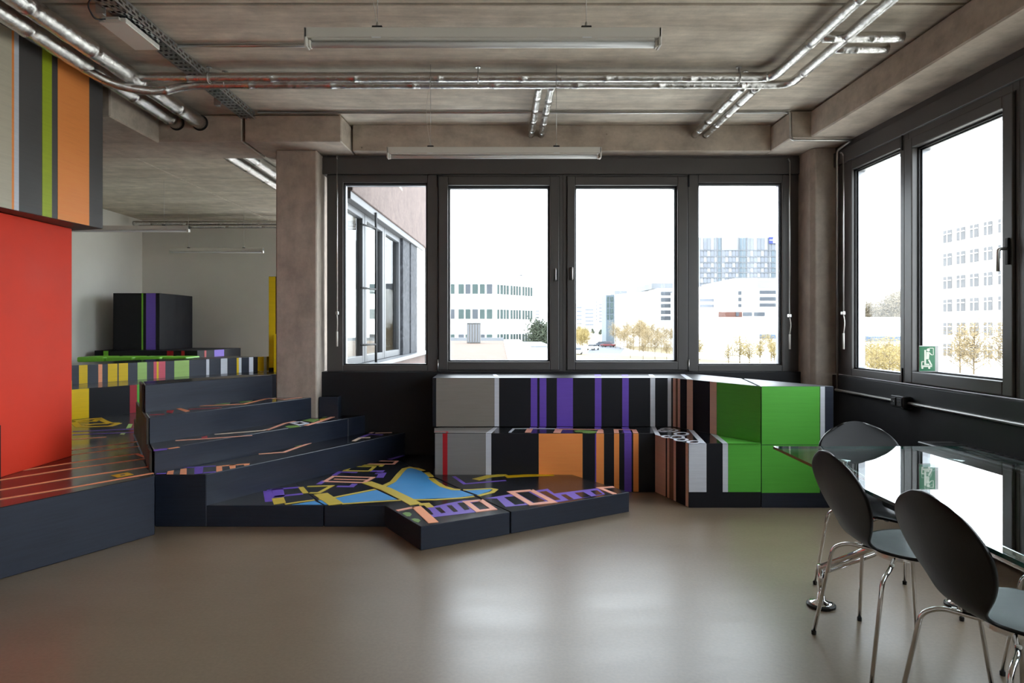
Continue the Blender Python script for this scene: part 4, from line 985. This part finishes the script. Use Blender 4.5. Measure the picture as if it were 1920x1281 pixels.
# --- flat roof in front with its vent
rf = thing('roof_terrace', (-6, 30, GZ), 'lower flat roof of brown boards with white edge outside the window', 'building')
MB().box(-16, .40, 13.6, 48, GZ, .35).build('block', [M_BWHITE], rf)
for k in range(40):
    MB().box(-16, .22, 14.0+k*.84, 14.0+k*.84+.80, .35, .39).build('board', M_DECK, rf)
MB().box(.24, 1.35, 13.6, 48.4, GZ, .46).build('edge_wall', M_BWHITE, rf)
MB().box(-16, .24, 47.8, 48.4, .35, .60).build('kerb', M_BGREY, rf)
MB().box(1.36, 2.6, 36, 46, GZ, .28).build('annex', M_BWHITE, rf)
MB().box(1.30, 2.7, 35.9, 46.2, .28, .36).build('annex_roof', M_BGREY, rf)
vt = thing('roof_vent', (-1.55, 41, .39), 'pale metal vent box standing on the brown board roof', 'vent')
MB().box(-1.95, -1.16, 40.4, 41.4, .39, 1.55).build('casing', plain('pale_metal_casing', rgb(88, 86, 84), .6), vt, bevel=.02)
for k in range(5): MB().box(-1.95+.04+k*.155, -1.95+.13+k*.155, 40.37, 40.4, .45, 1.5).build('rib', M_BGREY, vt)
MB().box(-2.0, -1.1, 40.35, 41.45, 1.55, 1.60).build('cap', M_BGREY, vt)
# --- glazed stair tower and white hall
t1 = thing('stair_tower', (ox(1144, 205), 208, GZ), 'narrow greenish glazed stair tower left of the white hall', 'building')
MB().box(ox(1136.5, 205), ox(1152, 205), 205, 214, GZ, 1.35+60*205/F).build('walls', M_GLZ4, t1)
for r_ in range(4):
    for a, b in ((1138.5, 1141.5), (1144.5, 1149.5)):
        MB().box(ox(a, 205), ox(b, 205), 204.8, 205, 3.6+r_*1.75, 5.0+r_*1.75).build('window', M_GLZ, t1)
h1 = thing('white_hall', (ox(1200, 210), 220, GZ), 'plain white hall with a sloping roof line behind the bare trees', 'building')
xa, xb = ox(1152, 206), ox(1240, 206)
MB().slab([(xa, 206, GZ), (xb, 206, GZ), (xb, 206, 12.4), (xa, 206, 10.9)], (0, 1, 0), 25).build('walls', M_BWHITE, h1)
MB().box(ox(1153, 212), ox(1176, 212), 212, 220, 10, 12.4).build('roof_plant', M_BGREY, h1)
b2 = thing('banded_office', (ox(1270, 195), 205, GZ), 'white office block with five grey window bands behind the third window', 'building')
MB().box(ox(1232, 195), ox(1305, 195), 195, 225, GZ, 1.35+72*195/F).build('walls', M_BWHITE, b2)
MB().box(ox(1218, 200), ox(1305, 200), 197, 222, 12.15, 1.35+81*200/F).build('attic', M_BGREY, b2)
for a, b in ((554, 547), (566, 558.5), (577, 570), (589, 582), (600.5, 593)):
    MB().box(ox(1239, 195), ox(1304, 195), 194.8, 195, 1.35+(613-a)*195/F, 1.35+(613-b)*195/F).build('window_band', M_GLZ2, b2)
# --- faint skyline
for k, (a, b, top_, D) in enumerate(((1080, 1092, 570, 520), (1096, 1114, 575, 560), (1116, 1121, 561, 600), (1003, 1012, 578, 640), (1122, 1134, 566, 620))):
    s_ = thing('skyline_block', (ox((a+b)/2, D), D, GZ), ('gridded pale block on the skyline at the left of the third window', 'low wide pale block on the skyline in the third window', 'slim pale high-rise on the skyline in the third window', 'small pale block on the skyline beside the white office', 'pale block on the skyline left of the stair tower')[k], 'building')
    zt = 1.35+(613-top_)*D/F
    MB().box(ox(a, D), ox(b, D), D, D+20, GZ, zt).build('walls', M_BWHITE, s_)
    for r_ in range(6):
        z_ = zt-2-r_*3.0
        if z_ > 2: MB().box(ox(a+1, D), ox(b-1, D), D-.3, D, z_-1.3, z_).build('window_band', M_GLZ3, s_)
# --- glass tower with its sign
D3 = 300
tw = thing('glass_tower', (ox(1395, D3), D3+15, GZ), 'tall pale glass office tower with a blue and white sign at its top', 'building')
zt = 1.35+168*D3/F
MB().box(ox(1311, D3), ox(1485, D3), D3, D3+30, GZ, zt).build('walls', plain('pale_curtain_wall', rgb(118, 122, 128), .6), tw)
fl = [445.5, 469, 481, 492, 502, 511, 520.5, 531, 541]
for i in range(len(fl)-1):
    z1, z0 = 1.35+(613-fl[i]-1.2)*D3/F, 1.35+(613-fl[i+1]+.6)*D3/F
    mb = MB(); x = 1312.5; k = 0
    while x < 1480:
        dark = (1344 <= x < 1351) or (1384 <= x < 1399) or (x > 1441 and i > 0)
        if not (i == 0 and 1351 < x < 1384):
            mb.box(ox(x, D3), ox(x+5.2, D3), D3-.25, D3, z0, z1, 1 if dark else (0 if (k+i) % 3 else 2))
        x += 6.7; k += 1
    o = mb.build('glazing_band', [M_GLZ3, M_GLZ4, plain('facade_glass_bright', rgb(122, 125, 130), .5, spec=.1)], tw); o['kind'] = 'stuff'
    MB().box(ox(1311, D3), ox(1485, D3), D3-.5, D3, z0-.35, z0-.1).build('floor_line', M_BGREY, tw)
for a in (1311, 1344, 1352, 1384.5, 1399.5, 1441):
    MB().box(ox(a, D3), ox(a+.9, D3), D3-.6, D3, GZ, zt).build('fin', M_BGREY, tw)
sgn = MB().box(ox(1440.5, D3), ox(1484, D3), D3-.9, D3-.55, 1.35+155.8*D3/F, 1.35+168.5*D3/F).build('sign_board', plain('sign_blue', rgb(14, 34, 110), .4), tw)
MB().box(ox(1448, D3), ox(1484, D3), D3-1.05, D3-.9, 1.35+156.6*D3/F, 1.35+166.6*D3/F).build('sign_field', M_BWHITE, sgn)
MB().box(ox(1441, D3), ox(1448, D3), D3-1.05, D3-.9, 1.35+161.6*D3/F, 1.35+162.6*D3/F).build('sign_bar', M_BWHITE, sgn)
def letter(strokes, px0):
    mb = MB()
    for a, b, c_, d in strokes:
        mb.box(ox(px0+a, D3), ox(px0+b, D3), D3-1.15, D3-1.05, 1.35+(159+c_)*D3/F, 1.35+(159+d)*D3/F)
    mb.build('sign_letter', plain('sign_blue', (0, 0, 0, 1)), sgn)
MB().box(ox(1449.5, D3), ox(1451.5, D3), D3-1.15, D3-1.05, 1.35+161.2*D3/F, 1.35+161.9*D3/F).build('sign_dash', P_('darkred'), sgn)
letter([(0, .8, 0, 5), (0, 3.2, 0, .8), (0, 3.2, 4.2, 5), (0, 2.4, 2.1, 2.9)], 1453)
letter([(0, 2.6, 0, .7), (0, 2.6, 3, 3.7), (.9, 1.7, .7, 3)], 1457.2)
letter([(0, .8, 0, 5), (0, 3, 0, .8), (0, 3, 2.1, 2.9), (0, 3, 4.2, 5), (2.2, 3, 0, 5)], 1461)
# --- low white buildings in front of the tower
b3 = thing('terraced_office', (ox(1390, 170), 180, GZ), 'low white terraced office in front of the glass tower', 'building')
D4 = 170
MB().box(ox(1300, D4+2), ox(1500, D4+2), D4+2, D4+30, GZ, 1.35+73*D4/F).build('rear_block', M_BWHITE, b3)
MB().box(ox(1340, D4+1), ox(1378, D4+1), D4+1, D4+28, 0, 1.35+81*D4/F).build('middle_block', M_BWHITE, b3)
MB().box(ox(1378, D4), ox(1500, D4), D4, D4+28, GZ, 1.35+91*D4/F).build('front_block', M_BWHITE, b3)
MB().box(ox(1393, D4), ox(1500, D4), D4-.3, D4, 1.35+72.5*D4/F, 1.35+87.5*D4/F).build('attic_band', plain('light_grey_facade', rgb(108, 109, 112), .7), b3)
for a, b, rows in ((1424, 1498, ((551.5, 545), (564, 557), (575.5, 569))), (1384, 1390, ((553, 546), (565, 558), (576, 570)))):
    for y0, y1 in rows:
        MB().box(ox(a, D4), ox(b, D4), D4-.25, D4, 1.35+(613-y0)*D4/F, 1.35+(613-y1)*D4/F).build('window_band', M_GLZ2, b3)
for a, b, rows in ((1312, 1359, ((565, 559.5), (576, 570.5))),):
    for y0, y1 in rows:
        MB().box(ox(a, D4+2), ox(b, D4+2), D4+1.7, D4+2, 1.35+(613-y0)*D4/F, 1.35+(613-y1)*D4/F).build('window_band', M_GLZ3, b3)
pv = thing('brown_pavilion', (ox(1391, 140), 144, GZ), 'flat pavilion with a red brown front and dark windows on the white hall', 'building')
MB().box(ox(1345, 140), ox(1437, 140), 140, 150, GZ, 1.35+28.5*140/F).build('walls', M_BWHITE, pv)
MB().box(ox(1347, 140), ox(1391, 140), 139.8, 140, 1.35+18*140/F, 1.35+28*140/F).build('timber_front', plain('red_brown_cladding', rgb(74, 42, 32), .7), pv)
for a, b in ((1379, 1384.5), (1392, 1409), (1413, 1433)):
    MB().box(ox(a, 140), ox(b, 140), 139.65, 139.8, 1.35+20*140/F, 1.35+27.5*140/F).build('window', M_GLZ2, pv)
wh = thing('low_white_hall', (ox(1400, 125), 130, GZ), 'long low white hall with blue awnings below the pavilion', 'building')
MB().box(ox(1346, 125), ox(1560, 125), 125, 138, GZ, 1.35+18*125/F).build('walls', M_BWHITE, wh)
for a, b in ((1424, 1435), (1438, 1450), (1454, 1470)):
    MB().box(ox(a, 125), ox(b, 125), 124, 125, 1.35-22*125/F, 1.35-14*125/F).build('awning', plain('blue_awning', rgb(60, 84, 112), .7), wh)
# --- beyond the right-hand windows
ww = thing('white_warehouse', (ox(1650, 150), 160, GZ), 'long white warehouse with a blue band below the bare trees', 'building')
MB().box(ox(1540, 150), ox(1760, 150), 150, 172, GZ, 1.35+18*150/F).build('walls', M_BWHITE, ww)
MB().box(ox(1540, 150), ox(1692, 150), 149.7, 150, 1.35-27*150/F, 1.35-18*150/F).build('blue_band', plain('blue_awning', (0, 0, 0, 1)), ww)
b5 = thing('far_white_block', (ox(1740, 175), 182, GZ), 'white block with one column of small grey windows at the window post', 'building')
MB().box(ox(1724, 175), ox(1800, 175), 175, 177.5, GZ, 1.35+118*175/F).build('walls', M_BWHITE, b5)
for y in (507, 529, 550, 571.5, 593):
    MB().box(ox(1734, 175), ox(1742, 175), 174.8, 175, 1.35+(613-y-10)*175/F, 1.35+(613-y)*175/F).build('window', M_GLZ2, b5)
b4 = thing('white_apartment_block', (70, 92, GZ), 'large white building with regular double windows outside the right-hand window', 'building')
XF = 64.7
MB().box(XF, XF+16, 60, 102.4, GZ, 17.6).build('walls', M_BWHITE, b4)
M_GLZ5 = plain('facade_glass_silver', rgb(98, 98, 100), .5, spec=.1, var=.15, nscale=.5)
for z1 in (15.3, 11.95, 8.6, 5.3, 1.95, -1.1):
    for px in (1770, 1795, 1820, 1846, 1873, 1905, 1940):
        y0, y1 = F*XF/(px+15-CX), F*XF/(px-CX)
        w = MB().box(XF-.12, XF, y0, y1, z1-1.75, z1).build('window', M_GLZ5, b4)
        ym = (y0+y1)/2
        MB().box(XF-.17, XF-.12, ym-.09, ym+.09, z1-1.75, z1).build('mullion', M_BWHITE, w)
        MB().box(XF-.20, XF-.118, y0, y1, z1-.62, z1-.5).build('transom', M_BWHITE, w)

# ---------------------------------------------------------------- trees
def tree_mesh(name, h, spread, n_br, n_tw, seed, mats, leaf=0.0):
    rnd = random.Random(seed); tk = MB(); cr = MB()
    tk.tube([(0, 0, 0), (0, 0, h*.35), (rnd.uniform(-.1, .1), rnd.uniform(-.1, .1), h*.95)], [h*.014, h*.011, h*.003], 7)
    tips = []
    for k in range(n_br):
        z0 = h*rnd.uniform(.22, .8); a = rnd.uniform(0, 6.283); L = spread*rnd.uniform(.5, 1)*(1-.45*(z0/h))
        p0 = Vector((0, 0, z0)); p1 = p0+Vector((math.cos(a)*L, math.sin(a)*L, L*rnd.uniform(.5, 1.1)))
        pm = p0.lerp(p1, .5)+Vector((0, 0, -.06*L))
        tk.tube([p0, pm, p1], [h*.006, h*.004, h*.0015], 5)
        tips += [p0.lerp(p1, t) for t in (.35, .5, .65, .8, .95)]
    for k in range(n_tw):
        p = rnd.choice(tips)+Vector((rnd.gauss(0, 1), rnd.gauss(0, 1), rnd.gauss(0, 1)))*spread*.2
        d = Vector((rnd.gauss(0, 1), rnd.gauss(0, 1), rnd.gauss(.5, .8))).normalized()*h*rnd.uniform(.05, .11)
        s_ = d.cross(Vector((rnd.gauss(0, 1), rnd.gauss(0, 1), rnd.gauss(0, 1)))).normalized()*(h*.0035+leaf*h)
        cr.quad(p-s_, p+s_, p+d+s_*.4, p+d-s_*.4)
    return tk, cr
def make_tree(label, loc, h, spread, n_br, n_tw, seed, mat, leaf, group=None, name='bare_tree'):
    t = thing(name, (0, 0, 0), label, 'tree', group)
    tk, cr = tree_mesh('t', h, spread, n_br, n_tw, seed, None, leaf)
    tk.build('trunk', M_TRUNK, t); o = cr.build('twigs', mat, t); o['kind'] = 'stuff'
    t.location = loc; return t
def row(proto, label, group, spots, first_label=None):
    rnd = random.Random(len(spots)*7+3)
    for k, (px, py, s_) in enumerate(spots):
        c = proto if k == 0 else copy_tree(proto)
        g_ = gp(px, py); c.location = (g_.x, g_.y, GZ); c.rotation_euler = (0, 0, rnd.uniform(0, 6)); sc = s_*rnd.uniform(.9, 1.1); c.scale = (sc, sc, sc)
        n_ = sorted(q[0] for q in spots).index(px)+1
        c['label'] = label+', '+('first', 'second', 'third', 'fourth', 'fifth', 'sixth', 'seventh', 'eighth', 'ninth', 'tenth', 'eleventh', 'twelfth', '13th', '14th', '15th', '16th', '17th', '18th', '19th', '20th', '21st', '22nd', '23rd', '24th')[n_-1]+' from the left'; c['group'] = group
tan = make_tree('', (0, 0, GZ), 7.5, 2.4, 34, 1100, 3, M_TWIG, .0)
row(tan, 'bare tan car park tree beyond the third window', 'bare trees of the car park', [(1154, 653, .9), (1163, 655, .85), (1176, 654, 1.0), (1188, 657, .95), (1199, 660, 1.05), (1210, 658, .95), (1221, 656, .9), (1232, 653, .9), (1245, 655, .8), (1258, 653, .8), (1267, 656, .85), (1170, 662, .8), (1204, 650, 1.1), (1182, 672, .55), (1206, 678, .5), (1228, 674, .55), (1250, 680, .5), (1268, 676, .5), (1215, 668, .7), (1240, 664, .7)])
yel = make_tree('', (0, 0, GZ), 6.0, 1.8, 28, 1300, 9, M_TWIG2, .0015)
row(yel, 'yellowish tree at the left of the third window', 'yellowish trees left of the car park', [(1083, 658, 1), (1092, 662, 1.1), (1101, 658, 1), (1088, 650, 1.2), (1096, 646, .9)])
t3 = make_tree('', (0, 0, GZ), 5.2, 1.5, 26, 900, 12, M_TWIG2, .001)
row(t3, 'small yellowish lawn tree beyond the fourth window', 'young trees on the lawn', [(1324, 668, 1), (1343, 664, .9), (1387, 690, 1), (1405, 692, .9), (1425, 686, 1), (1446, 678, 1.1), (1452, 690, .9), (1312, 676, 1), (1366, 690, .8)])
t4 = make_tree('', (0, 0, GZ), 5.4, 2.3, 34, 4200, 15, M_LEAFD, .008, name='leafy_tree')
row(t4, 'dull green leafy tree in the second window', 'leafy trees by the annex', [(1016, 690, 1.15), (1026, 678, 1.0), (1008, 655, 1.0)])
t5 = make_tree('', (0, 0, GZ), 14, 4.5, 34, 2000, 21, plain('dense_far_twigs', rgb(126, 116, 98), .9), .002)
row(t5, 'tall bare tree on the horizon above the white warehouse', 'bare trees behind the warehouse', [(1600, 646, 1), (1618, 645, 1.05), (1634, 646, 1), (1650, 645, .95), (1664, 646, 1.15), (1676, 646, 1.25), (1690, 645, 1.3), (1706, 646, 1.1)])
t6 = make_tree('', (0, 0, GZ), 4.4, 1.8, 26, 900, 25, M_TWIG2, .001)
row(t6, 'low bare shrub outside the narrow right window', 'shrubs outside the right wall', [(1622, 700, 1), (1634, 712, 1.1), (1648, 706, 1), (1660, 716, 1.1), (1674, 704, 1), (1686, 712, 1.1), (1642, 730, 1), (1668, 732, 1), (1690, 728, 1)])
t7 = make_tree('', (0, 0, GZ), 6.0, 2.0, 26, 900, 31, M_TWIG, .001)
row(t7, 'bare tree before the white apartment block', 'bare trees before the white building', [(1800, 716, 1), (1826, 724, 1.0), (1882, 720, 1.1)])
t8 = make_tree('', (0, 0, GZ), 7, 2.6, 26, 1200, 41, M_LEAFD, .008, name='distant_tree')
row(t8, 'distant dull tree at the foot of the skyline', 'distant trees of the skyline', [(1012, 626, 1), (1022, 627, 1), (1084, 630, .9), (1098, 632, .8), (1112, 630, .8), (1126, 632, .8), (1316, 650, .75), (1330, 650, .8), (1342, 650, .7)])

# ---------------------------------------------------------------- cars
def make_car(label, mat, group=None):
    t = thing('car', (0, 0, 0), label, 'car', group)
    side = [(-2.1, .35), (2.1, .35), (2.12, .75), (1.2, .92), (-1.75, .95), (-2.12, .80)]
    mb = MB(); mb.slab([(x, -.86, z) for x, z in side], (0, 1, 0), 1.72); mb.build('body', mat, t, bevel=.08, seg=2)
    top_ = [(-1.75, .94), (1.15, .92), (.45, 1.42), (-1.25, 1.45)]
    mb = MB(); mb.slab([(x, -.74, z) for x, z in top_], (0, 1, 0), 1.48); mb.build('cabin', M_GLZ2, t, bevel=.06, seg=2)
    mb = MB(); mb.slab([(x, -.70, z) for x, z in ((-1.2, 1.44), (.42, 1.41), (.35, 1.47), (-1.1, 1.50))], (0, 1, 0), 1.40); mb.build('roof', mat, t)
    for x in (-1.3, 1.35):
        for y in (-.80, .80):
            MB().tube([(x, y-.1, .32), (x, y+.1, .32)], .32, 14).build('wheel', M_BLKPL, t)
    return t
def put(c, px, py, rz):
    g_ = gp(px, py); c.location = (g_.x, g_.y, GZ+.06); c.rotation_euler = (0, 0, math.radians(rz)); return c
put(make_car('red car parked at the edge of the grey asphalt', plain('red_car_paint', rgb(86, 12, 22), .25)), 1140, 651.5, 140)
put(make_car('dark blue car parked behind the red car', plain('dark_car_paint', rgb(44, 52, 66), .25)), 1127, 650, 142)
wc = make_car('', plain('white_car_paint', rgb(220, 222, 224), .25), 'pale parked cars')
for k, (px, py, rz, lab) in enumerate(((1112, 657, 60, 'pale car at the left edge of the grey asphalt'), (1083, 665, 80, 'pale car at the lower left corner of the third window'),
        (1243, 646, 75, 'first pale car in the row at the right of the third window'), (1250, 648, 75, 'second pale car in the row at the right of the third window'), (1258, 650, 75, 'third pale car in the row at the right of the third window'),
        (1335, 668, 20, 'pale car on the lawn edge beyond the fourth window'), (1008, 640, 20, 'pale car behind the leafy trees, upper one'), (1016, 646, 20, 'pale car behind the leafy trees, lower one'))):
    c = wc if k == 0 else copy_tree(wc)
    put(c, px, py, rz); c['label'] = lab
